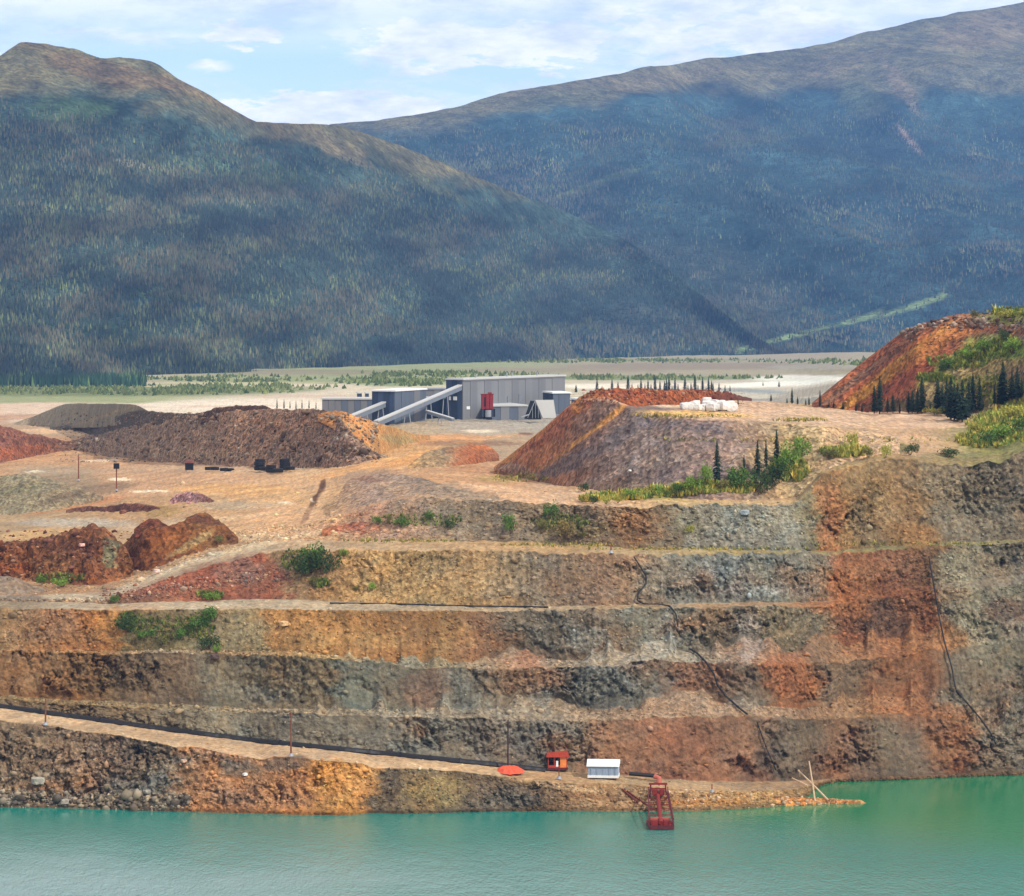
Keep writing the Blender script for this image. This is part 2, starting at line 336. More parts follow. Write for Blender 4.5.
SH = lambda a, **k: a
L0 = [(-120,805),(0,807),(80,808.5),(150,811),(230,813),(300,815),(345,815.5),(375,813),(400,814),(500,811.5),(560,811),(640,811.5),(700,811),(760,808),(790,805),(806,797),(822,785),(835,782),(900,780),(960,777),(1024,775),(1140,772)]
LINES = [  # (control heights, slope of the ground up to that line, rock-face weight, rubble weight, colours, rows)
 ([(-120,712),(0,719),(20,723),(45,724),(75,730),(110,734),(150,741),(175,746),(200,747),(225,753),(250,757),(262,760),(275,756),(300,758),(340,762),(360,763),(375,768),(400,768),(460,771),(500,776),(560,783),(620,784),(680,789),(740,792),(790,790),(806,787),(822,781.5),(835,779.8),(900,777.8),(960,775),(1024,773),(1140,770)],
  [(0,1.2),(500,1.3),(560,.9),(620,.5),(700,.35),(800,.3),(835,1),(1140,1)], [(0,1),(540,.9),(600,.3),(800,.1),(1100,.1)], .55,
  [(0,'#7f6852'),(90,'#8b705a'),(120,'#6b5b50'),(178,'#74624f'),(194,'#b07030'),(250,'#a8662c'),(300,'#b06f26'),(360,'#bb7c28'),(380,'#5e5040'),(430,'#7a6440'),(480,'#5c4e3e'),(545,'#7c5c3c'),(600,'#9a7650'),(680,'#a88258'),(760,'#a4824e'),(830,'#8c6c4c')], 84),
 ([(-120,697),(0,706),(150,727),(260,741),(400,755),(500,765),(545,770),(620,775),(680,780),(740,781.5),(790,781),(812,780),(835,778.5),(900,776),(960,773.5),(1024,771),(1140,768)],
  [(0,.04),(1140,.04)], [(0,0)], .12, [(0,'#caa884'),(300,'#cba682'),(500,'#c4a078'),(560,'#b08a62'),(640,'#b89872'),(780,'#a88868'),(850,'#8c6c50')], 16),
 ([(-120,690),(0,699),(60,703),(100,706),(200,711),(240,713),(300,714),(360,716),(430,718),(500,719),(600,719.5),(700,717),(760,716),(800,719),(830,720),(870,715),(920,713),(960,724),(1000,735),(1140,700)],
  [(0,1.9),(1140,1.9)], [(0,.8),(250,1),(1140,1)], .2,
  [(0,'#876b4a'),(130,'#7d6a52'),(210,'#847a66'),(300,'#7c7466'),(430,'#78746a'),(500,'#7a6e62'),(545,'#7a756e'),(575,'#8d7a66'),(600,'#966e52'),(650,'#965f42'),(700,'#94644a'),(740,'#96664a'),(768,'#6a5a4e'),(800,'#665648'),(840,'#885c40'),(900,'#6e6050'),(935,'#746052'),(965,'#8f5a3a'),(985,'#84705c'),(1024,'#7c7264')], 64),
 ([(-120,686),(0,693),(100,698),(200,702),(260,706),(340,706),(400,708),(440,704),(520,706),(560,704),(620,706),(660,704),(700,700),(760,702),(800,706),(830,703),(870,694),(920,694),(960,700),(1000,705),(1140,680)],
  [(0,.5),(900,.5),(965,1.3),(1140,1.3)], [(0,.3),(250,.08),(900,.08),(960,.9)], .6,
  [(0,'#8c7048'),(200,'#8c7a5e'),(300,'#94826a'),(420,'#8e8272'),(560,'#8e7c68'),(640,'#9c7c62'),(740,'#a4866c'),(800,'#8c6c54'),(860,'#96704c'),(940,'#8e6844'),(970,'#857a6a'),(1024,'#7e7262')], 17),
 ([(-120,650),(0,653),(60,652),(100,655),(150,653),(200,653),(300,656),(330,659),(370,662),(395,663),(405,668),(420,669),(500,669),(560,667),(620,665),(650,660),(690,664),(740,661),(790,664),(830,663),(880,658),(940,650),(1024,640),(1140,635)],
  [(0,2.2),(1140,2.2)], [(0,1),(1140,1)], .25,
  [(0,'#94663a'),(60,'#8c6034'),(90,'#7c5f3c'),(130,'#75604a'),(190,'#715c48'),(215,'#76705f'),(270,'#77664e'),(330,'#7c6a50'),(345,'#70756c'),(395,'#787466'),(425,'#84695a'),(450,'#747670'),(490,'#786a5a'),(560,'#77695c'),(600,'#706c66'),(650,'#74706a'),(665,'#8a624a'),(720,'#86624c'),(745,'#6e5e50'),(765,'#9a5e36'),(795,'#a06438'),(815,'#7e6450'),(850,'#745c48'),(900,'#7a5c42'),(925,'#935c36'),(965,'#7d7262'),(1024,'#6e6658')], 52),
 ([(-120,646),(0,648),(100,648),(200,647),(300,649),(370,657),(420,663),(460,659),(500,661),(540,655),(580,657),(620,652),(660,645),(690,650),(730,646),(760,652),(800,648),(830,646),(880,636),(940,630),(1024,620),(1140,615)],
  [(0,.5),(900,.5),(965,1.3),(1140,1.3)], [(0,.06),(850,.1),(960,.9)], .6,
  [(0,'#a8794a'),(100,'#a0794e'),(170,'#9c8a74'),(240,'#a8865c'),(330,'#b08c58'),(400,'#868070'),(440,'#8e7e62'),(500,'#9a8068'),(530,'#a4765c'),(570,'#988470'),(620,'#988c7c'),(700,'#948878'),(740,'#9c7860'),(800,'#8c6a50'),(850,'#98704e'),(900,'#9a6238'),(950,'#94683f'),(970,'#8c8270'),(1024,'#80766a')], 14),
 ([(-120,607),(0,609),(60,609),(100,610),(150,609.5),(260,608.5),(400,610),(500,611),(560,610),(640,606.5),(700,607),(760,605),(830,606),(880,598),(940,590),(1024,582),(1140,575)],
  [(0,1.2),(120,1.3),(300,1.1),(480,1.3),(540,2.1),(1140,2.1)], [(0,.45),(110,.35),(260,.25),(460,.3),(540,1),(1140,1)], .4,
  [(0,'#a27c50'),(60,'#a46c3a'),(95,'#a0662e'),(110,'#b87a38'),(125,'#6c5e3c'),(215,'#8c7c5c'),(255,'#9c8258'),(270,'#ac7c42'),(340,'#a8783c'),(400,'#96693a'),(440,'#a27640'),(480,'#8a5f3e'),(520,'#6a5c4c'),(570,'#736354'),(610,'#86664a'),(640,'#74766e'),(680,'#706c62'),(705,'#8a7862'),(730,'#6a6258'),(745,'#93806e'),(770,'#7a6c56'),(815,'#80705a'),(835,'#a4623a'),(870,'#6e5040'),(900,'#84583c'),(935,'#985c36'),(970,'#8a8070'),(1024,'#6c6a5c')], 52),
 ([(-120,600),(0,601),(100,603),(150,602),(250,599),(300,599),(400,603),(500,606),(560,606.5),(640,603),(760,602),(800,602),(830,601),(880,592),(940,583),(1024,573),(1140,566)],
  [(0,.04),(800,.04),(860,.5),(1140,.5)], [(0,0),(800,0),(860,.9)], .3, [(0,'#9a8468'),(60,'#a8947c'),(150,'#b8a48c'),(500,'#b8a082'),(640,'#b09472'),(780,'#a88460'),(835,'#985e38'),(930,'#8a5434'),(960,'#857a68'),(1024,'#74685a')], 10),
 ([(-120,597),(0,599),(60,599.5),(100,598),(140,589),(180,575),(220,563),(260,554),(285,551),(400,549.5),(500,549.5),(560,552),(640,552),(700,553),(780,551.5),(830,553),(900,547),(1024,541),(1140,537)],
  [(0,.5),(120,.45),(280,.6),(330,.9),(500,1.2),(600,1.5),(1140,1.8)], [(0,.1),(250,.25),(400,.45),(520,.8),(1140,1)], .6,
  [(60,'#a08060'),(100,'#8c6850'),(140,'#825c48'),(180,'#9c5e40'),(230,'#8c4e34'),(270,'#8c5038'),(285,'#8a6c4a'),(330,'#a47c4c'),(370,'#b08a56'),(420,'#93784c'),(480,'#a07c4c'),(540,'#887660'),(590,'#8a6c58'),(630,'#93745a'),(665,'#7a7870'),(700,'#74746e'),(750,'#7c7e7a'),(800,'#787468'),(828,'#84664c'),(840,'#a45c32'),(880,'#8a5434'),(910,'#825238'),(930,'#80603f'),(950,'#8a8472'),(985,'#7c7262'),(1024,'#74604e')], 50),
 ([(-120,594),(0,595),(60,596),(100,592),(140,582),(180,567),(220,555),(260,544),(300,540),(400,540),(500,541),(580,544),(640,546),(740,548.5),(800,550),(830,550.5),(900,544),(1024,538),(1140,534)],
  [(0,.04),(1140,.04)], [(0,0)], .12, [(0,'#a89078'),(150,'#b49a80'),(300,'#bc9e7c'),(520,'#c49a68'),(640,'#b29870'),(760,'#a4905c'),(900,'#8c8458'),(1024,'#9a8c5c')], 11),
 ([(-120,560),(0,560),(200,532),(300,524),(330,519),(360,508),(400,500),(430,496),(450,498),(500,500),(560,503),(640,507),(665,504),(690,504),(780,503),(798,502),(812,486),(822,474),(835,468),(870,459),(885,457),(900,458),(930,461),(960,464),(1000,461),(1024,451),(1140,425)],
  [(0,.02),(300,.05),(350,.25),(430,.5),(520,.8),(580,1.1),(640,1.6),(1140,1.7)], [(0,0),(320,.05),(440,.3),(560,.5),(640,.9),(1140,1)], .45,
  [(0,'#a87c54'),(200,'#b89470'),(290,'#c49c74'),(330,'#b48a64'),(370,'#a4806a'),(430,'#8c7864'),(500,'#88725c'),(560,'#82705a'),(600,'#7a6450'),(640,'#866848'),(675,'#7a7060'),(690,'#8a8880'),(720,'#7c7c76'),(790,'#82827c'),(812,'#7c7458'),(825,'#9c6a40'),(850,'#8c6c44'),(880,'#7c6a50'),(905,'#947046'),(930,'#80705a'),(980,'#6e6456'),(1024,'#6c6256')], 92),
 ([(-120,500),(0,500),(200,496),(330,490),(400,484),(430,482),(480,484),(560,489),(600,492),(680,499),(740,500.5),(790,499),(798,498),(812,481),(822,470),(835,464),(870,455),(885,453),(900,454.5),(930,457),(960,459),(1000,455),(1024,445),(1140,419)],
  [(0,.0),(1140,.05)], [(0,0)], .15, [(0,'#a88c68'),(150,'#b89066'),(300,'#c89e70'),(450,'#c8a080'),(600,'#c8a284'),(680,'#b89c70'),(780,'#b09470'),(830,'#9c8458'),(900,'#a08460'),(1024,'#7c7c48')], 60),
 ([(-120,462),(0,462),(300,460),(500,460),(640,462),(790,465),(812,455),(835,432),(870,430),(900,428),(960,427),(1000,420),(1024,412),(1140,390)],
  [(0,-.003),(780,-.003),(835,.10),(1140,.14)], [(0,0)], .15, [(0,'#b8906a'),(100,'#c09670'),(200,'#c49a78'),(300,'#c8a078'),(420,'#c8986c'),(500,'#c09470'),(800,'#b08c6c'),(850,'#c09c80'),(930,'#b89878'),(980,'#808048'),(1140,'#74783c')], 44),
 ([(-120,436),(0,436),(640,436),(790,438),(812,430),(835,414),(870,413),(960,413),(1000,411),(1140,380)],
  [(0,-.006),(780,-.006),(835,.01),(960,.02),(1140,.1)], [(0,0)], .2, [(0,'#c49468'),(150,'#b8906c'),(330,'#c09060'),(400,'#cc9c64'),(470,'#b49878'),(560,'#a08c7c'),(700,'#b89474'),(835,'#d0a88c'),(960,'#c8a488'),(1020,'#8c8450')], 24),
 ([(-120,414),(0,414),(640,414),(790,415),(835,406),(960,407),(1140,376)],
  [(0,-.006),(780,-.01),(835,-.02),(1140,-.02)], [(0,0)], .2, [(0,'#b89678'),(120,'#a89680'),(330,'#b8986c'),(480,'#a89c90'),(560,'#a0968c'),(700,'#a8947c'),(835,'#b49a80')], 18),
 ([(-120,403),(0,403),(640,400),(835,397),(960,396),(1140,372)],
  [(0,-.009),(1140,-.015)], [(0,0)], .2, [(0,'#d8b8a0'),(120,'#e0ccba'),(330,'#e2d2c0'),(480,'#b0a088'),(600,'#b09c88'),(700,'#98949a'),(790,'#9c9890'),(960,'#9c9080')], 12),
 ([(-120,384),(0,384),(300,384),(600,378),(860,374),(960,374),(1140,366)],
  [(0,-.009),(1140,-.01)], [(0,0)], .15, [(0,'#9aa06c'),(150,'#a0a670'),(300,'#dccab8'),(480,'#c8c0a0'),(600,'#c4b8a4'),(800,'#c0b8ac'),(1140,'#b8b0a4')], 20),
 ([(-120,372),(0,372),(300,368),(600,358),(860,352),(1140,350)],
  [(0,-.008),(1140,-.008)], [(0,0)], .1, [(0,'#a09c78'),(145,'#b4a88c'),(300,'#9aa070'),(480,'#949c70'),(600,'#a49a80'),(800,'#a89c88'),(1140,'#a09888')], 20),
]
def sheet(cols, L_start, Y_start, z_start, lines, noise_amp=1.0, regs=(), name='', scal=1.0, seed=0, jitter=True, mtn=False, backs=None, facec=None):
    PYr, Yr, Zr, FW, RB, CL = [], [], [], [], [], []
    y0, Y0, z0 = L_start, Y_start, z_start
    n = len(cols)
    for i, (cp, sp, fw, rb, cc, rows) in enumerate(lines):
        if cp is None:                       # back side: run a given distance at the given slope
            t = ctl(rows[1], cols); s = ctl(sp, cols); Y1, z1 = Y0+t, z0+s*t; rws = rows[0]
        else:
            py = ctl(cp, cols)
            if jitter and scal: 
                py = py+scal*1.3*fbm(cols/45., cols*0+(i if rows > 30 else i-1)*3.3, 0.0, 2, 40+seed)*(0.6 if i > 1 else .2)+(scal*np.clip(ctl(fw, cols), 0, 1)*(1.9*fbm(cols/11., cols*0+i*7.7, 0.0, 3, 640)+.9*vn(cols/3.7, cols*0+i*1.9, 0.0, 641)) if rows > 30 and i > 0 else 0)
                if i in (3, 5) and not mtn and name == 'pit':
                    py = py-24*np.clip(ridged(cols/33., cols*0+i*9.1, 2, 19+i)-.18, 0, .8)*smooth(cols, 250, 420)+3
            s = ctl(sp, cols); Y1, z1 = march(Y0, z0, py, s); rws = rows
            kk = np.hanning(63); kk /= kk.sum(); Ys = np.convolve(np.pad(Y1, 31, mode='edge'), kk, 'valid')
            core = smooth(cols, -80, -40)*(1-smooth(cols, 1060, 1100)); Y1 = np.maximum(Y1*(1-core)+Ys*core, Y0+.1); z1 = HC-(py-YH)/F*Y1
        fwv = ctl(fw, cols); cv = ctlcol(cc, cols)
        ts = np.linspace(0, 1, rws, endpoint=False)
        for t in ts:
            # crests slightly rounded, faces slightly concave
            Yr.append(Y0+(Y1-Y0)*t); Zr.append(z0+(z1-z0)*t); e = min(1, t*4+.1)*min(1, (1-t)*8+.55)
            FW.append(fwv*(e if rws > 12 else 1)); RB.append(np.full(n, rb)); CL.append(cc)
        Y0, z0 = Y1, z1
    Yr.append(Y0); Zr.append(z0); FW.append(FW[-1]*0); RB.append(RB[-1]); CL.append(cc)
    return np.array(Yr), np.array(Zr), np.array(FW), np.array(RB, float), CL
def rockdisp(X, Yy, Z, fw, seed=0):
    """broken rock: buttresses, blocks with stepped faces, small fractures (metres, towards the viewer)"""
    wx = X+2.6*fbm(X*.22, Z*.25, 0.0, 4, 3+seed, .6); wz = Z+2.2*fbm(X*.25+9, Z*.25, 0.0, 4, 4+seed, .6)
    lean = fbm(X*.02, Z*.03, 0.0, 2, 77+seed)*6
    big = fbm((X+lean)*.05, Z*.025, 0.0, 3, 5+seed)*2.6
    but = ridged((X+lean)*.085, Z*.035, 3, 6+seed)*1.5
    d1, d2, r1 = worley((wx+wz*.3)*.24, wz*.17, 11+seed); blk = (r1-.5)*1.7-.5*np.exp(-((d2-d1)/.07)**2)
    e1, e2, r2 = worley((wx-wz*.2)*.62, wz*.48, 12+seed); blk2 = (r2-.5)*1.15-.28*np.exp(-((e2-e1)/.1)**2); g1, g2, r3 = worley((wx+wz*.4)*1.25, wz*1.05, 15+seed); blk2 = blk2+(r3-.5)*.32-.1*np.exp(-((g2-g1)/.14)**2)
    fine = fbm(X*1.3, Z*1.3, 0.0, 2, 13+seed)*.5+(.5-np.abs(fbm(X*.45, Z*.3, 0.0, 4, 14+seed, .65))*1.6)*1.1
    q1 = fbm(wx*.11+Z*.03, wz*.035, 0.0, 4, 16+seed, .6); q2 = fbm(wx*.21-Z*.04, wz*.07+5, 0.0, 4, 17+seed, .6)
    crack = -1.5*np.exp(-(q1/.035)**2)-.8*np.exp(-(q2/.04)**2)+.5*np.clip(np.abs(q1)*3, 0, 1)
    mod = smooth(fbm(X*.04, Z*.06, 0.0, 3, 21+seed), -.35, .25)
    return fw*(big*.42+but*.36+(blk*.7+blk2)*(.36+.72*mod)+fine*1.0+crack*(.45+.55*mod))-fw*.2
t_ = time.time()
py0 = ctl(L0, COLS)
Ysh = HC*F/(py0-YH)
Yr, Zr, FW, RB, CL = sheet(COLS, py0, Ysh, Ysh*0, LINES, name='pit')
# the underwater foot of the shore
uw = []
for dz, dy in ((-9, -26), (-3, -6)):
    uw.append((Ysh+dy, Ysh*0+dz))
Yr = np.vstack([uw[0][0][None], uw[1][0][None], Yr]); Zr = np.vstack([uw[0][1][None], uw[1][1][None], Zr])
FWs = FW.copy()
for _ in range(4): FWs[1:-1] = .25*FWs[:-2]+.5*FWs[1:-1]+.25*FWs[2:]
FW = np.maximum(FWs, FW*.9)
pad = lambda A: np.concatenate([A[:1], A[:1], A]); FW = pad(FW); RB = pad(RB); FW[:2] = 0; CL = [CL[0], CL[0]]+CL
PX = np.broadcast_to(COLS, Yr.shape)
X = (PX-512)*Yr/F
base_px, base_py = PX.copy(), YH+(HC-Zr)/Yr*F
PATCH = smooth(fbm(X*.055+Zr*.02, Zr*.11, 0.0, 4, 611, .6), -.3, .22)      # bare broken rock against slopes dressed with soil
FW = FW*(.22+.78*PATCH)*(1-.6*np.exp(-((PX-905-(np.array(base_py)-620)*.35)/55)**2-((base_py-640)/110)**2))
D = rockdisp(X, Yr, Zr, FW)
soft = (1-np.clip(FW, 0, 1))
lump = soft*(0.16*fbm(X*.5, Yr*.4, 0.0, 3, 31)+0.22*RB*fbm(X*.9, Yr*.8, 0.0, 2, 32)+.35*np.clip(RB-.3, 0, 1)*fbm(X*.12, Yr*.12, 0.0, 3, 33))
fade = smooth(base_py, 540, 600)*1.0
lump = lump*(1+1.5*(1-fade))+(1-fade)*soft*0.5*fbm(X*.03, Yr*.02, 0.0, 3, 34)
far = smooth(Yr, 1900, 2600)                       # brush and hummocks on the valley floor
lump = lump*(1-far)+far*(.8*np.clip(fbm(X*.03, Yr*.012, 0.0, 4, 35), 0, 1)-.2)
shoreblend = smooth(Zr, -.2, 1.2)
Yd = Yr-D*shoreblend; Zd = Zr+D*.12*shoreblend+lump*shoreblend; Zd[:2] = Zr[:2]
PITREG = [ # patches of differently coloured rock and plant cover
 # bank above the water
 (40,776,16,9,0,'#8e8070',.5),(90,752,60,14,20,'#93745c',.5),(130,800,45,8,0,'#847660',.5),(240,768,26,12,10,'#5a4a42',.8),(285,763,26,9,-5,'#4c4040',.7),(285,788,92,20,0,'#b8702a',.7),(338,785,32,26,0,'#d08a26',.85),(205,790,14,20,0,'#c07420',.8),(268,795,14,12,0,'#c88030',.6),(440,790,32,16,0,'#86703c',.7),(395,788,8,22,0,'#4c4038',.7),(505,795,50,8,8,'#5a4636',.7),(590,795,40,5,5,'#885c34',.6),(700,803,60,4,0,'#b0762c',.8),(560,786,60,3,8,'#c09a70',.7),
 # lower faces
 (350,690,26,18,0,'#6f7a72',.7),(418,690,20,17,0,'#7c5c50',.6),(470,700,34,14,0,'#7e827c',.6),(540,695,16,14,0,'#8a8a84',.55),(590,690,18,10,0,'#8c8a82',.6),(620,745,34,26,0,'#a06a48',.5),(690,740,44,20,0,'#a05c3a',.5),(680,700,40,8,0,'#a08670',.6),
 (735,735,24,14,0,'#86604a',.6),(770,745,20,22,0,'#4e4a48',.5),(788,680,24,30,-10,'#a8643a',.6),(745,700,20,10,0,'#8c867c',.5),
 # upper faces
 (590,640,22,12,0,'#969088',.65),(665,630,16,30,10,'#8c9090',.55),(715,625,26,22,0,'#8c6e50',.45),(748,640,12,30,-8,'#a89c98',.55),(790,560,44,10,0,'#787c7a',.5),(760,590,60,8,0,'#9a9c9c',.55),(720,575,24,18,0,'#7e8284',.5),(745,520,30,13,0,'#8a9290',.6),(785,524,18,18,0,'#8c8e88',.5),
 (855,590,24,38,10,'#9c6238',.75),(905,570,34,22,0,'#84583c',.6),(880,650,50,12,0,'#94603a',.5),(905,690,46,40,25,'#985c34',.65),(945,735,30,34,35,'#96603c',.7),(880,700,40,9,0,'#a07450',.5),(870,625,50,10,0,'#604a3c',.45),
 (832,520,14,40,5,'#a4683a',.6),(870,490,26,24,0,'#7c643c',.6),(915,520,26,32,20,'#8c6c44',.6),(915,535,18,14,20,'#a47848',.6),(975,520,50,24,0,'#726c60',.6),(960,590,24,50,-8,'#857e6a',.55),(990,640,24,44,-20,'#8a826e',.5),(1010,610,24,14,0,'#6c4a44',.6),(1000,700,26,40,0,'#7a7468',.4),
 (430,580,90,16,0,'#a88450',.4),(390,590,60,8,0,'#c09a60',.5),(560,580,34,16,0,'#96602e',.25),(300,565,30,16,0,'#6e5c3c',.6),(350,640,60,10,0,'#b08a50',.4),(440,625,20,14,0,'#7c5830',.4),(140,608,22,5,0,'#b87834',.3),
 (110,620,12,18,0,'#b87c34',.7),(60,635,40,12,0,'#8c6038',.5),(165,632,50,16,0,'#5c5634',.6),(240,628,30,20,0,'#8e8262',.6),(30,598,40,4,0,'#6c6460',.5),(170,598,60,5,0,'#5a4a4c',.0),
 (200,575,70,10,-18,'#94452c',.5),(240,570,26,14,0,'#7a6a64',.4),(150,590,50,5,-5,'#9c5c44',.5),
 # slope above road E and F bench
 (440,515,70,14,8,'#6e6658',.45),(360,505,30,16,0,'#a87c66',.6),(350,528,40,5,0,'#a06048',.6),(460,495,40,10,0,'#8c7a6a',.5),(580,530,44,9,0,'#8c7c54',.5),(640,530,30,14,0,'#8c5c30',.4),(690,525,16,14,0,'#7e7c64',.5),
 (520,488,60,5,3,'#d4ac8c',.5),(640,494,54,4,4,'#a8a050',.75),(700,489,40,6,3,'#8c9440',.7),(760,480,60,12,-10,'#6c7c38',.6),(800,470,26,18,-40,'#a48a60',.5),(770,495,40,3,0,'#b4a078',.5),(860,448,50,6,-5,'#b0985c',.6),(830,452,24,9,-20,'#98924c',.7),(900,448,16,6,0,'#5a6a30',.6),(950,456,40,4,0,'#6a6e44',.5),(1000,430,46,16,-15,'#848c40',.8),(1040,410,60,14,-15,'#b09c50',.6),(870,438,60,6,0,'#c8a488',.6),
 # plateau
 (75,597,40,3.5,2,'#b8a48c',.9),(125,588,24,4,-20,'#bca68c',.9),(165,573,28,4,-22,'#c0aa90',.95),(205,559,26,4,-16,'#c4ac90',.95),(250,548,30,4.4,-10,'#c8b090',.9),(322,487,3.4,12,20,'#5c3418',.95),(314,502,3.4,13,26,'#603a1c',.95),(305,517,3.4,11,28,'#5c3418',.95),(317,499,1.2,3,20,'#e0d4c0',.8),(290,535,60,4.5,-4,'#ccb090',.7),(300,528,30,4,-35,'#d0a880',.8),(322,500,34,5,-62,'#d0a880',.5),(360,468,44,3.5,-16,'#e0a868',.9),(420,455,44,3,-16,'#e4ac6c',.9),(465,443,40,2.2,-10,'#dca874',.9),(500,437,40,1.8,-4,'#cc9c70',.8),(240,470,130,3,1,'#d4b08c',.7),(250,515,70,3,-6,'#d8b48c',.6),(120,540,110,3,-4,'#d0a878',.6),(180,484,160,2,2,'#b48c68',.5),
 (45,488,60,20,-8,'#8c7c66',.75),(60,470,50,5,0,'#a09484',.6),(100,490,40,7,-10,'#6e5c4c',.6),(80,505,60,4,-10,'#b87440',.6),(130,507,26,3,0,'#6a3a30',.7),(62,505,12,3,0,'#7c4838',.6),(75,523,70,5,0,'#b0a498',.8),(40,534,50,7,-6,'#d8a868',.6),(190,497,16,4,0,'#b88894',.5),(160,511,24,6,0,'#a08040',.7),(150,492,22,1.6,0,'#f0e4d0',.9),(120,479,12,1.4,0,'#f0e4d0',.9),(100,461,24,1.3,0,'#f0dcc8',.7),(35,471,12,1.2,0,'#e8dccc',.7),(285,502,10,1.3,0,'#e8dccc',.8),(232,461,12,1.2,0,'#f0dcc0',.7),(300,467,10,1.8,0,'#f4e8dc',.8),(240,505,50,5,0,'#a89884',.6),(230,490,70,6,0,'#d8a460',.7),(170,525,60,6,-5,'#c8b094',.6),(180,470,120,5,0,'#b89880',.6),(290,520,60,20,0,'#d0a078',.5),(350,470,50,4,-12,'#d49c60',.6),(430,455,60,6,-15,'#d8984c',.7),(440,462,50,4,-10,'#dcb890',.4),(400,500,40,10,10,'#a08472',.6),(380,480,40,9,0,'#9a8274',.6),(480,470,40,5,0,'#a07050',.5),(430,473,40,5,4,'#b8926c',.4),(500,478,26,4,0,'#a8944c',.5),(545,485,30,4,0,'#c0a088',.5),
 (15,418,40,4,0,'#c89474',.6),(50,425,26,2.5,0,'#e0b48c',.8),(70,432,60,3,2,'#e8bc90',.7),(30,421,26,2.0,0,'#d4ccc4',.5),(430,440,60,4,-4,'#d8985c',.7),(490,427,50,7,0,'#a89c94',.8),(560,424,60,8,0,'#a49c94',.7),(480,431,24,1.2,0,'#f0e0cc',.8),(470,444,60,3,0,'#7c5440',.6),(525,434,8,1.6,0,'#6a4034',.8),
 (480,418,90,4,0,'#8c8480',.4),(455,450,20,6,0,'#8c7c64',.7),
 # valley floor: tailings, brush, river flats
 (60,406,90,4.5,0,'#dcbca4',.7),(250,404,110,6,0,'#e8d8c8',.85),(230,406,60,1.2,0,'#c89c80',.5),(300,396,80,1.6,0,'#caa890',.5),(90,391,230,6,0,'#707c46',.9),(230,389,110,4,0,'#7c8a50',.7),(90,386,120,1.3,0,'#dcc8a8',.6),(60,380,50,3,-3,'#b4a088',.8),(230,379,90,4,0,'#96a060',.7),(200,383,180,1.0,0,'#d8c8a4',.6),(280,373,110,1.8,0,'#c8b49c',.7),(400,381,60,6,0,'#6e8c50',.8),(450,375,100,4,0,'#a0a070',.6),
 (620,386,80,3,0,'#f0e8dc',.95),(700,385.5,120,3,0,'#ecdccc',.95),(640,378,150,2.6,0,'#788a4c',.9),(560,370,120,3,0,'#988a74',.8),(700,366,150,4,0,'#94836f',.9),(300,372,160,3,0,'#8c8464',.8),(860,368,80,5,0,'#94846f',.8),(620,360,200,1.6,0,'#848c60',.6),(800,378.5,54,3.6,0,'#e8e6e0',.9),(772,384,56,3,-2,'#f4f4f0',.95),(755,391,40,2.4,3,'#8c98a0',.8),(820,390,60,5,-10,'#988c7c',.7),(820,367,60,3,0,'#a8a498',.7),(780,372,100,1.6,0,'#a8a070',.5),(860,362,60,3,0,'#9c9884',.5),
]
WX = PX+26*fbm(base_px/44., base_py/22., 0.0, 5, 601, .62)+5*vn(base_px/5., base_py/4., 0.0, 602)+14*fbm((base_px+base_py*.8)/70., (base_py-base_px*.3)/60., 0.0, 3, 605)
CL = np.array([ctlcol(cc, w) for cc, w in zip(CL, WX)])
# neighbouring beds finger into each other
WI = np.clip(np.arange(len(Yr))[:, None]+(3.2*fbm(base_px/11., base_py/9., 0.0, 3, 603)*np.clip(FW+.25, 0, 1)).astype(int), 2, len(Yr)-1)
CL = np.take_along_axis(CL, WI[..., None].repeat(3, 2), 0)
vis = (PX > -90) & (PX < 1110)
tmp = CL.copy().reshape(-1, 3); tmp = paint(tmp, base_px.ravel(), base_py.ravel(), PITREG); CL = tmp.reshape(CL.shape)
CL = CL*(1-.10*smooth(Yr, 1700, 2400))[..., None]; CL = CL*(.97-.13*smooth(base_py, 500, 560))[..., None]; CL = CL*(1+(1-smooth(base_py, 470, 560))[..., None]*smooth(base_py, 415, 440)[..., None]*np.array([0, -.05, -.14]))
soil = ((1-PATCH)*np.clip(FW*3, 0, 1)*.40)[..., None]; CL = CL*(1-soil)+(CL*.55+hexlin('#a48a6c')*.55)*soil
CL = CL*(1+.22*(PATCH*np.clip(FW, 0, 1))[..., None])  # lightens the broken rock's colour to offset its own relief shadows
# iron staining and fracture fillings that belong to the rock, not to its lighting
st1 = smooth(fbm(X*.05, Zr*.09, 0.0, 4, 101), .12, .5)*np.clip(FW, 0, 1); st2 = smooth(fbm(X*.035+40, Zr*.05, 0.0, 4, 103), .1, .5)*np.clip(FW, 0, 1)
for st, hx, k in ((st1, '#a06a3c', .5), (st2, '#7b7f7c', .45)):
    w = (st*k)[..., None]; CL = CL*(1-w)+hexlin(hx)*w
dk = smooth(fbm(X*.11, Zr*.13, 0.0, 3, 107), .1, .5)*np.clip(FW, 0, 1)*.12
CL = CL*(1-dk[..., None]*.5)
wetl = (1-smooth(Zr, .25, .9))*.45*(Zr > -1)
CL = CL*(1-wetl[..., None]); CL[:2] = hexlin('#5c6a48')
V = np.stack([X, Yd, Zd], -1).reshape(-1, 3)
RBv = np.clip(RB*.9+.12*FW, 0, 1)*smooth(2600-Yr, 0, 1200)
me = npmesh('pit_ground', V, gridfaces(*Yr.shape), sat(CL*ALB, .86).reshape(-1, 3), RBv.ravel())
ra = me.attributes.new('rk', 'FLOAT', 'POINT'); ra.data.foreach_set('value', np.clip(FW*.5, 0, 1).astype(np.float32).ravel())
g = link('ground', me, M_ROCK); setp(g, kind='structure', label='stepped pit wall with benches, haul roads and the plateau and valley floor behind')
register(V)
SURF_PIT = (X, Yd, Zd, base_px, base_py, FW, RB)
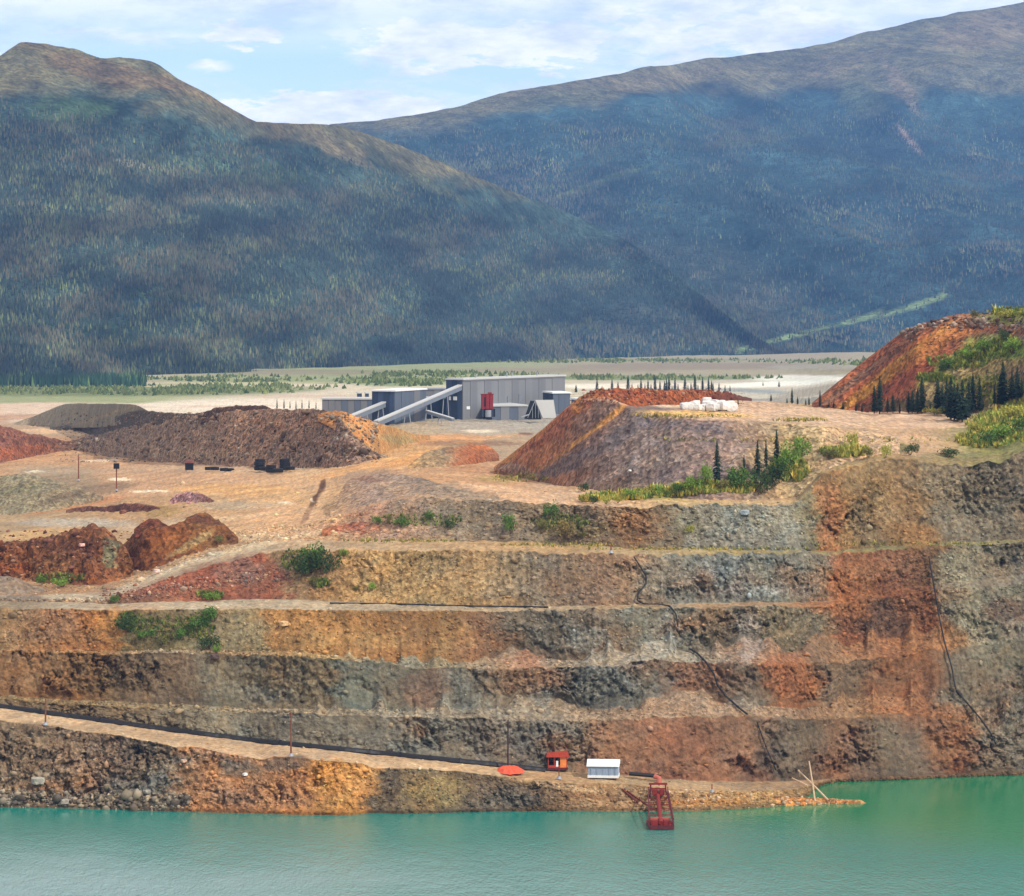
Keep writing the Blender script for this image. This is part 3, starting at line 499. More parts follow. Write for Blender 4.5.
print('pit sheet', Yr.shape, round(time.time()-t_, 1))

# ------------------------------------------------------------------ gravel spit
def spit():
    xs = np.linspace(0, 1, 200); ws = np.linspace(-1, 1, 26)
    A = P(690, 806, HC*F/(806-YH)); B_ = P(874, 803.5, HC*F/(803.5-YH)); B_.z = 0
    U, Wd = np.meshgrid(xs, ws, indexing='ij')
    wid = 7.0*(1-U)**.8*(.75+.5*(vn(U*9, U*0, 0.0, 8)))+1.2
    cx = A.x+(B_.x-A.x)*U; cy = A.y+4+(B_.y+.5-A.y-4)*U+.9*vn(U*7, U*0, 0.0, 3)
    y = cy+Wd*wid; x = cx+0*y
    z = (1.5*(1-U)**.7+.42)*(1-np.abs(Wd)**1.8)*(1-smooth(U, .93, 1.0)*1.0)-.32*smooth(np.abs(Wd), .5, 1)-.1+.13*fbm(x*.9, y*.9, 0.0, 3, 9)
    z -= smooth(U, .9, 1)*.3
    px = 512+x/y*F
    c = ctlcol([(690, '#a88860'), (760, '#a88258'), (800, '#b4702c'), (850, '#9c7448')], px.ravel())
    n = smooth(fbm(x*.4, y*.4, 0.0, 3, 12), 0, .5).ravel()[:, None]; c = c*(1-.5*n)+hexlin('#b86c24')*.5*n
    Vv = np.stack([x, y, z], -1).reshape(-1, 3)
    me = npmesh('gravel_spit', Vv, gridfaces(200, 26)[:, ::-1], sat(c*ALB), np.full(len(Vv), .7))
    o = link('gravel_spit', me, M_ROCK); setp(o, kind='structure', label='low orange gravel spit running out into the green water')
    register(Vv)
spit()

# ------------------------------------------------------------------ heaps of waste rock
def heap(name, label, base, crest, s, colours, regs=(), cat='rock heap', group=None, face=.2, lump=.5, rub=.7, back=-.8, backlen=None, step=1.2, top=None, rows=None, seed=0, mat=None, sink=.4, kind=None, tops=.02, roundness=0.3, amp=1.0, sc=1.0, diag=0.0, alb=1.0):
    """base and crest are outlines; the near face rises from the ground at slope s; top = far edge of a flat top"""
    x0 = max(base[0][0], crest[0][0]); x1 = min(base[-1][0], crest[-1][0])
    cols = np.arange(x0, x1+.01, step); n = len(cols)
    sm = lambda q: np.convolve(np.pad(q, 6, mode='reflect', reflect_type='odd'), np.ones(13)/13, 'valid')
    bp = sm(ctl(base, cols)); cp = sm(ctl(crest, cols))
    gb = np.array([ground(a, b) for a, b in zip(cols, bp)])
    k = (bp-YH)/F
    # smooth distances of the foot along the outline
    Yb = gb[:, 1]
    w = 24; Yb = np.convolve(np.pad(Yb, w, mode='edge'), np.ones(2*w+1)/(2*w+1), 'valid')
    zb = HC-k*Yb-sink
    Yb = Yb-.0
    sv = sm(ctl(s, cols)) if isinstance(s, list) else np.full(n, s)
    cj = cp+sc*(.9*fbm(cols/9., cols*0, 0.0, 3, 200+seed)+.5*vn(cols/2.6, cols*0, 0.0, 210+seed))*np.clip((bp-cp)/8, 0, 1)
    Yc, zc = march(Yb, zb, cj, sv)
    h = np.maximum(zc-zb, 0)
    R = rows or int(max(6, np.max(bp-cp)/step))
    ts = np.linspace(0, 1, R)
    Yl = [Yb-1.0]; Zl = [zb-1.2]; e = [np.zeros(n)]
    for t in ts:
        zz = zb+(zc-zb)*(t-roundness*.25*np.sin(t*math.pi)*0+roundness*.12*np.sin(t*math.pi))
        Yl.append(Yb+(Yc-Yb)*t); Zl.append(zz); e.append(np.full(n, min(1, t*6, (1-t)*3+.45)))
    Y1, z1 = Yc, zc
    if top is not None:
        tp = ctl(top, cols); Y2, z2 = march(Y1, z1, np.minimum(tp, cj-.02), np.full(n, tops))
        for t in np.linspace(0, 1, 24)[1:]:
            Yl.append(Y1+(Y2-Y1)*t); Zl.append(z1+(z2-z1)*t); e.append(np.full(n, .25))
        Y1, z1 = Y2, z2
    bl = (h+2)/-back if backlen is None else np.full(n, backlen)
    for t in np.linspace(0, 1, 10)[1:]:
        Yl.append(Y1+bl*t); Zl.append(z1+back*bl*t); e.append(np.full(n, .5))
    Yy = np.array(Yl); Zz = np.array(Zl); E = np.array(e)
    PXx = np.broadcast_to(cols, Yy.shape); Xx = (PXx-512)*Yy/F; PYy = YH+(HC-Zz)/Yy*F
    pxm = F/Yy                                 # pixels per metre: relief no finer than can be seen
    f0 = np.clip(1.0*np.median(pxm)/4.8, .25, 1)
    edge = np.clip(h/2.5, 0, 1)
    dg = diag*E*edge*(fbm((Xx-1.5*(Zz-zb.mean()))*.13, (Xx+Zz)*.02, 0.0, 4, 250+seed)*1.6+ridged((Xx-1.4*(Zz-zb.mean()))*.06, (Xx+Zz)*.012, 3, 255+seed)*1.2) if diag else 0
    d = E*edge*amp*(lump*(1.3*fbm(Xx*.09*f0, (Yy+Zz*1.5)*.06*f0, 0.0, 4, 220+seed)+.55*fbm(Xx*.6*f0, (Zz*1.2+Yy*.3)*.6*f0, 0.0, 3, 230+seed))/f0**.5)
    if face: d = d+face*rockdisp(Xx*f0, Yy*f0, (Zz+Yy*.25)*f0, E*edge, seed)/f0
    d = d+dg; Yy = Yy-d*.5; Zz = Zz+d*.6
    c = ctlcol(colours, PXx.ravel()+8*fbm(PXx.ravel()/16., PYy.ravel()/7., 0.0, 3, 240+seed)); c = paint(c, PXx.ravel().copy(), PYy.ravel(), list(regs))
    Vv = np.stack([Xx, Yy, Zz], -1).reshape(-1, 3)
    me = npmesh(name, Vv, gridfaces(*Yy.shape), sat(c*ALB*alb), np.full(len(Vv), rub))
    o = link(name, me, mat or M_HEAP)
    if kind: setp(o, label, kind=kind)
    else: setp(o, label, cat, group)
    register(Vv)
    return o
heap('waste_rock_dump', 'large purple grey waste rock dump with orange left flank and level sandy top',
     [(494,470),(510,474),(540,482),(600,490),(680,498),(740,499),(790,497),(805,490),(820,474),(840,462),(870,455),(900,452)],
     [(494,468),(520,448),(545,428),(565,411),(580,400),(597,397),(612,399),(628,408),(640,410),(660,411),(697,419),(740,423),(780,425),(830,428),(870,432),(900,440)],
     [(494,.75),(600,.72),(700,.62),(800,.55),(840,.3),(900,.2)],
     [(494,'#9a6a50'),(540,'#a06a48'),(580,'#8c6858'),(640,'#7e6a64'),(720,'#86706a'),(755,'#947c68'),(785,'#a48c6a'),(812,'#ac9470'),(830,'#b09070'),(900,'#c0a084')],
     regs=[(530,440,46,7,-40,'#c08040',.75),(556,428,60,10,-42,'#a0583c',.7),(600,425,60,8,-38,'#7a5c54',.7),(600,424,70,3,-38,'#cc8c3c',.7),(630,430,60,8,-32,'#706468',.7),(540,460,40,9,-38,'#b0704c',.6),(520,472,26,5,10,'#a08070',.6),(575,460,50,8,-30,'#6c6064',.7),(640,455,60,14,-12,'#82706c',.6),(640,468,60,6,-15,'#9a8880',.4),(720,445,70,12,0,'#86706a',.5),(690,428,60,5,8,'#6a5e64',.6),(790,455,40,26,0,'#a48c68',.6),(700,475,80,12,0,'#7a6a6c',.5),(620,485,60,4,0,'#a08470',.4),
           (680,400,120,8,3,'#c4a084',.9),(790,414,150,9,0,'#c8a488',1.),(700,414,70,2.6,3,'#dcae60',.8),(665,405,26,2,5,'#e4ccb0',.8),(800,418,30,3,0,'#b8a458',.6),(850,416,110,12,0,'#ccaa90',.8),(600,392,20,8,0,'#b05c34',.8),(610,388,60,4,0,'#b86a3c',.7)],
     top=[(494,467),(520,447),(545,427),(565,409),(580,396),(600,392),(640,396),(740,401),(800,403),(830,404),(870,408),(900,412)], tops=.004,
     face=.12, lump=.55, rub=.75, back=-.5, seed=1, roundness=0, diag=1.0)
heap('red_rock_pile', 'long low pile of rusty red rock lying on the level top of the dump',
     [(572,404),(600,404),(640,405),(700,406),(733,402),(752,399)], [(572,403),(585,394),(600,389),(640,388.5),(690,391),(715,390),(738,395),(752,398.6)], .45,
     [(572,'#b06c40'),(620,'#a8502c'),(700,'#b05a30'),(735,'#8c4030'),(752,'#8c5040')], regs=[(660,396,14,4,0,'#a8a04c',0),(610,393,40,2,0,'#803424',.5)], lump=.55, rub=1, face=.3, alb=np.array([.72, .82, .72]), seed=2, sink=1.0, back=-.5)
heap('spoil_mound', 'wide brown mound of loose broken rock left of the mill buildings',
     [(58,446),(90,452),(130,459),(200,464),(290,468),(340,466),(372,462),(388,455)],
     [(58,445),(80,437),(110,432),(150,421),(200,413),(240,410),(300,409),(330,411),(345,425),(360,441),(376,452),(388,454.5)], [(58,.3),(150,.35),(330,.5),(388,.6)],
     [(58,'#947c68'),(120,'#8f7562'),(200,'#94745e'),(260,'#9a745c'),(310,'#8c6c5a'),(360,'#84685a'),(388,'#98806a')],
     regs=[(170,430,60,5,-8,'#806a5c',.6),(110,430,46,7,-10,'#6c5c54',.5),(270,425,60,8,0,'#a07458',.5),(300,455,60,8,0,'#8c7464',.4),(200,455,60,5,0,'#a08468',.4)], lump=1.0, rub=1.0, face=.5, alb=1.12, seed=3, back=-.4)
heap('dark_rock_ridge', 'low dark rubble ridge behind the left shoulder of the wide brown mound',
     [(50,428),(100,432),(150,426),(185,418),(200,414)], [(50,427),(90,423),(110,421),(125,412),(145,410),(160,413),(185,413),(200,413.5)], .5,
     [(50,'#6a6058'),(120,'#5e544c'),(200,'#786454')], lump=1.0, rub=.9, face=.4, seed=4, sink=.5)
heap('dark_spoil_heap', 'dark brown flat topped heap on the crest of the wide brown mound',
     [(198,415),(230,416),(270,412),(274,411)], [(198,413.5),(212,408),(235,405),(262,404.5),(268,407),(274,410)], .6,
     [(198,'#5c4436'),(240,'#6c4c3a'),(274,'#5c4436')], lump=.7, rub=.9, face=.4, seed=5, sink=1.0)
heap('orange_earth_bank', 'smooth orange earth bank sloping down between the brown mound and the conveyors',
     [(318,416),(335,424),(350,436),(364,448),(385,452),(410,444),(430,437)], [(318,414.5),(335,410.5),(350,413),(375,422),(395,428),(412,433),(430,435.5)], .45,
     [(318,'#b87840'),(360,'#c88a50'),(400,'#b8905c'),(430,'#c09060')], regs=[(400,440,26,5,10,'#a89468',.7),(350,425,30,3,18,'#c8935c',.6)], lump=.35, rub=.3, face=0, seed=6)
heap('grey_gravel_heap', 'flat topped pale grey gravel heap in front of the tailings flats on the left',
     [(14,424),(50,425),(100,424),(140,418),(152,414)], [(14,423),(45,412),(58,405),(70,403.5),(135,404),(145,409),(152,413)], .35,
     [(14,'#a08c74'),(60,'#988c78'),(110,'#8f8878'),(152,'#a09078')], regs=[(110,414,40,1.5,-18,'#b49c74',.5)], lump=.25, rub=.2, face=0, seed=7, sc=.4)
heap('brick_red_heap', 'brick red rubble heap cut by the left edge of the view beside the pale track',
     [(-60,462),(0,463),(30,458),(60,449),(78,444)], [(-60,420),(-20,423),(0,425),(12,428),(25,433),(50,437),(70,441),(78,443)], .5,
     [(-60,'#945844'),(20,'#9c6450'),(78,'#8c6450')], regs=[(15,452,40,7,-8,'#a85c34',.7),(40,440,30,3,5,'#7c4a3c',.5)], lump=.9, rub=.9, face=.5, alb=.72, seed=8)
heap('small_clay_heap', 'small brown clay heap beside the conveyors below the orange bank',
     [(408,467),(440,468),(470,464),(500,458)], [(408,466),(425,452),(440,448),(470,445),(490,446),(500,456)], .3,
     [(408,'#ac8454'),(440,'#9c8468'),(470,'#a4603c'),(500,'#8c5c44')], regs=[(485,449,20,4,0,'#c0703c',.7)], lump=.6, rub=.5, face=.3, seed=9)
heap('rusty_earth_heap', 'rusty red and orange earth heap with a bare orange hollow above the ramp road',
     [(106,560),(125,577),(140,575),(165,562),(190,553),(215,548),(238,540)], [(106,556),(125,541),(137,529),(160,527),(180,524),(195,513),(205,512),(220,520),(238,537)], [(106,.5),(180,.5),(238,.35)],
     [(106,'#a86034'),(140,'#8c4c28'),(170,'#944e2a'),(200,'#98603a'),(238,'#8a5238')], regs=[(130,565,14,16,20,'#7c3c20',.7),(165,545,26,10,-30,'#a45c2c',.7),(200,520,26,6,15,'#6c3c30',.8),(190,545,30,4,-25,'#c4a078',.5)], lump=1.3, rub=.7, face=.6, alb=np.array([.66, .76, .64]), seed=10, sc=2)
heap('rust_rubble_heap', 'long rust brown rubble heap at the left edge above the grassy strip',
     [(-60,580),(0,578),(30,580),(60,584),(100,586),(120,581),(134,572)], [(-60,532),(0,541),(20,541),(45,536),(70,532),(82,526),(100,526),(110,532),(122,541),(134,566)], .55,
     [(-60,'#8c5034'),(0,'#945436'),(40,'#9a5c3c'),(90,'#8c5038'),(134,'#a46440')], regs=[(12,565,20,8,0,'#a05028',.8),(112,553,9,14,-35,'#8e8470',.9),(60,545,60,6,0,'#6e3e30',.6),(60,565,26,12,0,'#a06844',.5),(95,570,20,12,0,'#ac6038',.5)], lump=1.5, rub=.8, face=.8, alb=np.array([.70, .80, .66]), seed=11, sc=2.2)
heap('dark_rust_hump', 'small dark rust hump poking up behind the hollow of the rusty earth heap',
     [(134,530),(150,532),(172,529)], [(134,529),(148,517),(154,516),(165,525),(172,528)], .5,
     [(134,'#84442c'),(172,'#7c4c34')], lump=1, rub=.7, face=.5, alb=.66, seed=12)
heap('olive_hummock', 'low olive grey hummock at the left edge of the plateau below the pale track',
     [(-60,512),(0,514),(40,512),(75,506),(104,498)], [(-60,480),(0,476),(25,474),(50,480),(80,488),(104,497)], .35,
     [(-60,'#847860'),(40,'#8c8068'),(104,'#84705c')], regs=[(60,498,30,4,-15,'#5c4a3e',.6),(20,490,30,5,-10,'#706a50',.6)], lump=.7, rub=.6, face=.3, seed=15)
heap('clay_ridge', 'thin dark clay ridge crossing the grey flat behind the rusty heaps',
     [(66,511),(100,512),(150,511),(160,508)], [(66,510),(85,505),(100,507),(125,503),(145,504),(160,507.5)], .5,
     [(66,'#7c5444'),(110,'#643c32'),(160,'#7c4c3c')], lump=.6, rub=.8, face=.3, seed=16)
heap('pink_rubble_heap', 'small heap of pinkish rubble on the plateau',
     [(170,501),(195,503),(215,502)], [(170,500),(180,492),(195,491),(206,495),(215,501)], .5,
     [(170,'#b48080'),(195,'#b08488'),(215,'#7c5044')], lump=.6, rub=1, face=.3, seed=18)
heap('red_clay_bank', 'low reddish clay bank on the grey slope right of the drainage ditch',
     [(322,530),(345,536),(372,537),(395,532)], [(322,529),(345,523),(365,521),(385,525),(395,531)], .35,
     [(322,'#a86844'),(360,'#a0604a'),(395,'#9c7c60')], lump=.5, rub=.8, face=.2, seed=19)
heap('grey_soil_rise', 'broad low grey brown soil rise between the plateau tracks',
     [(330,514),(360,508),(400,503),(440,500),(480,501),(500,499)], [(330,512),(345,480),(375,473),(410,475),(440,484),(470,491),(500,497)], .12,
     [(330,'#b08c6c'),(370,'#9c8070'),(430,'#8c7868'),(500,'#9c846c')], regs=[(360,478,30,3,5,'#8c5c48',.5),(400,490,40,4,10,'#a88c74',.5)], lump=.6, rub=.6, face=.15, seed=20)
heap('grey_earth_heap', 'small grey earth heap at the left edge beside the grassy strip',
     [(-60,596),(0,595),(30,592),(45,590)], [(-60,578),(0,577),(14,576),(30,584),(45,589)], .4,
     [(-60,'#7c6c60'),(45,'#8c7868')], lump=.5, rub=.4, face=.2, seed=13)
heap('overgrown_hill', 'tall waste hill with red and gold streaked side and grassy bushy front at the right edge',
     [(812,405),(826,408),(860,410),(900,413),(960,414),(1000,409),(1030,404),(1200,395)],
     [(812,403.5),(830,391),(850,373),(870,357),(890,342),(905,332),(925,322),(950,320),(980,318),(1000,316),(1024,313),(1080,307),(1200,300)], [(812,.7),(900,.72),(1200,.6)],
     [(812,'#94543a'),(850,'#a05436'),(900,'#a4563a'),(960,'#a05c3c'),(1010,'#94705a'),(1200,'#948050')],
     regs=[(850,385,52,4,-38,'#7c5c50',.7),(895,352,64,5,-38,'#8c5c4c',.6),(893,370,84,5.5,-38,'#c88434',.95),(925,352,46,7,-34,'#b86c34',.8),(950,336,50,6,-14,'#b86c38',.6),(862,392,40,3,-38,'#c07838',.6),(880,366,70,2.2,-38,'#6c4034',.6),(915,372,60,2.2,-36,'#7c3c28',.7),(900,385,70,6,-36,'#98482f',.7),(960,362,60,9,-32,'#8c8c44',.9),(975,375,90,16,-28,'#a08458',.85),(930,392,50,8,-30,'#907860',.6),(1000,350,40,14,0,'#74843c',.9),(990,395,60,20,0,'#948050',.8),(1010,318,40,6,0,'#8c8c44',.8),(1010,342,26,8,0,'#7c6058',.6),(1030,332,70,6,5,'#a05840',.7),(915,404,60,5,0,'#6c5c3c',.6)],
     lump=.4, rub=1.0, face=.08, diag=1.1, alb=np.array([.80, .90, .80]), seed=14, top=[(812,403),(850,372),(905,330),(950,316),(1000,311),(1200,296)], tops=.08, back=-.6, sink=.8)
print('heaps', round(time.time()-T0, 1))

# ------------------------------------------------------------------ mountains
MC = np.concatenate([np.linspace(-2200, -90, 40), np.arange(-80, 1105, 2.2), np.linspace(1115, 3200, 40)])
def mtn_material():
    m, nt, B, N, L = nodes('mountain_cover')
    at = N('ShaderNodeAttribute'); at.attribute_name = 'Col'; geo = N('ShaderNodeNewGeometry')
    def noise(scale, det, rough=.6):
        n = N('ShaderNodeTexNoise'); n.inputs['Scale'].default_value = scale; n.inputs['Detail'].default_value = det; n.inputs['Roughness'].default_value = rough
        L(geo.outputs['Position'], n.inputs['Vector']); return n.outputs[0]
    def rng(sock, a, b, c, d):
        r = N('ShaderNodeMapRange'); r.inputs[1].default_value = a; r.inputs[2].default_value = b; r.inputs[3].default_value = c; r.inputs[4].default_value = d
        L(sock, r.inputs[0]); return r.outputs[0]
    c = at.outputs['Color']
    for s, d, v in ((0.0045, 6, .38), (0.03, 5, .5), (0.14, 3, .55)):
        x = N('ShaderNodeVectorMath'); x.operation = 'SCALE'; L(c, x.inputs[0]); L(rng(noise(s, d), .3, .7, 1-v, 1+v), x.inputs['Scale']); c = x.outputs[0]
    L(c, B.inputs['Base Color']); B.inputs['Roughness'].default_value = 1.0; B.inputs['Specular IOR Level'].default_value = 0.0
    bp = N('ShaderNodeBump'); bp.inputs['Distance'].default_value = 9.0; bp.inputs['Strength'].default_value = 1.0
    L(noise(0.05, 6, .7), bp.inputs['Height']); L(bp.outputs[0], B.inputs['Normal'])
    return m
M_MTN = mtn_material()
def mountain(name, label, foot, Y0, rows, base_col, regs, seed, amp, topbrown, relief=1.0):
    n = len(MC); py0 = ctl(foot, MC); z0 = HC-(py0-YH)/F*Y0-5
    Yl, Zl, AM = [Y0], [z0], [np.zeros(n)]
    Ya, za = Y0, z0
    for (cp, s, k) in rows:
        cpv = ctl(cp, MC); Yb, zb = march(Ya, za, cpv, ctl(s, MC)); kk = np.hanning(61); kk /= kk.sum()
        core = smooth(MC, -80, -30)*(1-smooth(MC, 1050, 1100)); Yb = Yb*(1-core)+core*np.convolve(np.pad(Yb, 30, mode='edge'), kk, 'valid'); zb = HC-(cpv-YH)/F*Yb
        for t in np.linspace(0, 1, k+1)[1:]:
            Yl.append(Ya+(Yb-Ya)*t); Zl.append(za+(zb-za)*t); AM.append(np.ones(n))
        Ya, za = Yb, zb
    m = len(AM); 
    Yy = np.array(Yl); Zz = np.array(Zl)
    # smooth the profile kinks
    for _ in range(10):
        Zz[1:-1] = .25*Zz[:-2]+.5*Zz[1:-1]+.25*Zz[2:]
    A = np.minimum(np.linspace(0, 1, m)*9, 1)[:, None]*np.minimum(1, (1-np.linspace(0, 1, m))*5+.12)[:, None]
    PXx = np.broadcast_to(MC, Yy.shape); Xx = (PXx-512)*Yy/F
    g1 = ridged(Xx/640.+Yy/2000., Yy/2400.-Xx/4000., 4, 300+seed); g2 = fbm(Xx/260., Yy/420., 0.0, 4, 310+seed)
    Zz = Zz+A*relief*(58*(g1-.3)+16*g2)
    Zz[-1] = Zz[-1]+2.5*fbm(MC/20., MC*0, 0.0, 4, 320+seed)
    back = []
    for i, t in enumerate(np.linspace(0, 1, 8)[1:]):
        back.append((Yy[-1]+1800*t, Zz[-1]-380*t**1.6))
    Yy = np.vstack([Yy]+[b[0][None] for b in back]); Zz = np.vstack([Zz]+[b[1][None] for b in back])
    PXx = np.broadcast_to(MC, Yy.shape); Xx = (PXx-512)*Yy/F; PYy = YH+(HC-Zz)/Yy*F
    c = np.tile(hexlin(base_col), (Yy.size, 1))
    px, py = PXx.ravel().copy(), PYy.ravel()
    w = 1-smooth(py+14*fbm(px/40., py/16., 0.0, 4, 330+seed)-ctl(topbrown, px), -10, 12)
    tone = 1+.95*fbm(px/60.+py/45., py/24.-px/130., 0.0, 4, 350+seed); c = c*tone[:, None]
    fresh = smooth(fbm(px/30., py/10., 0.0, 4, 340+seed), -.25, .4)[:, None]
    alp = hexlin('#6a6244')*fresh+hexlin('#625c42')*(1-fresh)
    c = c*(1-w[:, None])+alp*w[:, None]
    c = paint(c, px, py, regs)
    Vv = np.stack([Xx, Yy, Zz], -1)
    me = npmesh(name, Vv.reshape(-1, 3), gridfaces(*Yy.shape), c, smooth_=True)
    o = link(name, me, M_MTN); setp(o, label, kind='structure')
    print(name, 'far', Yy.max(), 'top', Zz.max(), 'crest', Zz[:, 100:500].max()); return Vv, c.reshape(Yy.shape+(3,)), PYy
FOOT_L = [(-2200,400),(0,386),(145,382),(200,379),(300,376),(450,373),(620,366),(860,356),(1100,350),(3200,340)]
Yfl = ctl([(-2200,3000),(0,3000),(100,3050),(200,3250),(450,4300),(620,5200),(860,5450),(3200,5600)], MC)
ML = mountain('mountain', 'rounded dark forested mountain with bald brown summit on the left', FOOT_L, Yfl,
  [([(-2200,330),(0,320),(200,318),(450,325),(620,335),(860,352),(1100,352),(3200,345)], [(-2200,.12),(3200,.12)], 40),
   ([(-2200,220),(0,180),(200,180),(330,210),(450,240),(620,280),(700,325),(780,352),(1100,352),(3200,345)], [(-2200,.2),(860,.2),(3200,.2)], 70),
   ([(-2200,90),(-300,110),(-100,76),(0,53),(20,42),(45,40),(75,44),(100,54),(120,55),(150,60),(190,84),(225,102),(256,118),(300,121),(335,125),(370,135),(420,152),(470,172),(520,191),(570,211),(620,235),(680,274),(730,313),(780,350),(900,352),(1000,352),(3200,345)], [(-2200,.32),(3200,.32)], 70)],
  '#36443c', [(40,44,40,6,0,'#66583c',.8),(120,74,90,12,14,'#6c583c',.8),(230,105,70,10,28,'#6c5c40',.8),(320,140,70,10,28,'#6a5e44',.7),(70,110,50,14,0,'#4c6038',.5),(140,165,30,5,10,'#807860',.7),(25,150,40,6,0,'#3c5040',.4),(260,175,80,14,12,'#4a5c38',.5),(150,225,100,8,3,'#5c5c3c',.5),(420,180,60,6,25,'#5c5c3c',.5),(180,295,50,8,4,'#48583a',.6),(190,305,80,6,4,'#1c3440',.7),(60,340,90,30,0,'#24402f',.5)],
  1, 1.0, [(-2200,80),(0,88),(100,96),(200,112),(300,140),(420,170),(560,200),(3200,200)], 1.5)
FOOT_R = [(-2200,362),(0,362),(3200,356)]
Yfr = ctl([(-2200,6100),(0,5900),(450,5450),(600,5350),(860,5500),(3200,5600)], MC)
MR = mountain('mountain', 'long dark blue forested mountain with bare brown ridge rising to the right', FOOT_R, Yfr,
  [([(-2200,330),(0,300),(600,300),(1024,300),(3200,300)], [(-2200,.1),(3200,.1)], 40),
   ([(-2200,250),(0,220),(330,210),(600,190),(760,140),(860,160),(1024,150),(3200,140)], [(-2200,.17),(3200,.17)], 80),
   ([(-2200,190),(200,160),(330,123),(380,121),(420,115),(460,105),(500,92),(560,82),(620,71),(650,64),(700,58),(760,51),(800,48),(830,42),(900,25),(960,12),(1024,0),(1140,-22),(1500,-70),(3200,-40)], [(-2200,.27),(3200,.30)], 80)],
  '#2e4242', [(650,290,170,60,10,'#464a40',.8),(560,100,60,8,-10,'#5c5c40',.6),(680,78,120,10,-6,'#6c6044',.7),(760,72,60,8,-8,'#706848',.6),(850,60,60,10,-14,'#706446',.7),(990,30,60,20,-12,'#746448',.7),(975,75,60,12,0,'#5c5c4c',.5),(860,100,26,16,30,'#5c6040',.6),(905,90,40,8,50,'#84745c',.6),(600,182,60,4,-20,'#5c6c38',.7),(745,142,50,5,-6,'#5c6440',.6),(910,140,22,3,50,'#9c8474',.9),(800,334,44,3,-14,'#74845a',.95),(870,317,44,3,-14,'#74845a',.95),(925,302,26,3.5,-16,'#7c8c5c',.95),(942,294,8,4,-40,'#7c8c5c',.9),(755,346,30,3.5,-16,'#6c7c54',.9),(560,85,80,6,-12,'#6c6248',.6)],
  2, 1.0, [(-2200,150),(330,135),(460,118),(560,105),(700,88),(830,88),(900,92),(1024,92),(3200,60)], 1.7)
print('mountains', round(time.time()-T0, 1))

# ------------------------------------------------------------------ forest on the mountains (nobody could count it)
rng = np.random.default_rng(7)
M_FOREST = plain('forest_needles', '#20342a', 1.0, .3, .02, attr=True)
def forest(name, label, pts, hgt, wid, col, sides=3):
    n = len(pts); k = sides
    a = rng.uniform(0, 6.28, n)
    V = np.zeros((n, k+1, 3), np.float32); C = np.zeros((n, k+1, 3), np.float32)
    for i in range(k):
        V[:, i, 0] = pts[:, 0]+np.cos(a+i*2*math.pi/k)*wid; V[:, i, 1] = pts[:, 1]+np.sin(a+i*2*math.pi/k)*wid; V[:, i, 2] = pts[:, 2]-.5+hgt*.06
        C[:, i] = col
    V[:, k] = pts; V[:, k, 2] += hgt; C[:, k] = col
    idx = (np.arange(n)*(k+1))[:, None, None]
    tri = np.array([[i, (i+1) % k, k] for i in range(k)])[None]
    me = npmesh(name, V.reshape(-1, 3), (idx+tri).reshape(-1, 3), C.reshape(-1, 3))
    o = link(name, me, M_FOREST); setp(o, label, kind='stuff'); return o
def scatter_grid(Vg, n, keep, Cg=None):
    """random points in a grid surface, uniform in the grid; keep(px, py) gives the probability"""
    r, c = Vg.shape[:2]
    i = rng.uniform(0, r-1.001, n); j = rng.uniform(0, c-1.001, n)
    i0 = i.astype(int); j0 = j.astype(int); fi = (i-i0)[:, None]; fj = (j-j0)[:, None]
    p = (Vg[i0, j0]*(1-fi)+Vg[i0+1, j0]*fi)*(1-fj)+(Vg[i0, j0+1]*(1-fi)+Vg[i0+1, j0+1]*fi)*fj
    px = 512+p[:, 0]/p[:, 1]*F; py = YH+(HC-p[:, 2])/p[:, 1]*F
    ok = (rng.uniform(0, 1, n) < keep(px, py)) & (px > -70) & (px < 1095)
    cc = Cg[i0, j0][ok] if Cg is not None else None
    return p[ok], px[ok], py[ok], cc
def tree_colours(px, py, n, dark, brownish, light):
    c = np.tile(hexlin(dark), (n, 1)); f = fbm(px/60., py/24., 0.0, 4, 501)
    b = (rng.uniform(0, 1, n) < np.clip(.34+f*1.5, .05, .75))[:, None]; c = np.where(b, hexlin(brownish), c)
    l = (rng.uniform(0, 1, n) < np.clip(.06+.16*(1-smooth(py, 150, 260))+fbm(px/40., py/18., 0.0, 3, 502)*.5, .0, .45))[:, None]; c = np.where(l, hexlin(light), c)
    return c*rng.uniform(.55, 1.45, n)[:, None]*np.clip(1+.85*fbm(px/60.+py/45., py/24.-px/130., 0.0, 4, 351), .35, 1.8)[:, None]
p, px, py, _ = scatter_grid(ML[0][:-7], 290000, lambda x, y: np.clip((y-ctl([(0,95),(200,120),(330,150),(600,230),(860,330)], x))/70., 0.0, 1)*(.55+.9*smooth(fbm(x/30., y/9., 0.0, 3, 503), -.3, .3)))
h = rng.uniform(4.5, 8.5, len(p))*np.clip(p[:, 1]/3600, .85, 1.0)
forest('forest', 'dense spruce forest covering the left mountain', p, h, h*rng.uniform(.14, .22, len(p)), tree_colours(px, py, len(p), '#303c34', '#56523e', '#5c6440'))
p, px, py, _ = scatter_grid(MR[0][:-7], 190000, lambda x, y: np.clip((y-ctl([(330,140),(460,125),(560,115),(700,95),(830,95),(1024,100)], x))/40., 0.0, 1)*(.6+.8*smooth(fbm(x/36., y/10., 0.0, 3, 513), -.3, .3))*np.where((np.abs(y-(352-(x-740)*.27)) < 5) & (x > 735) & (x < 945), .1, 1))
h = rng.uniform(6, 11, len(p))
forest('forest', 'dense bluish spruce forest covering the right mountain', p, h, h*rng.uniform(.15, .24, len(p)), tree_colours(px, py, len(p), '#2a3a36', '#525040', '#56603e'))
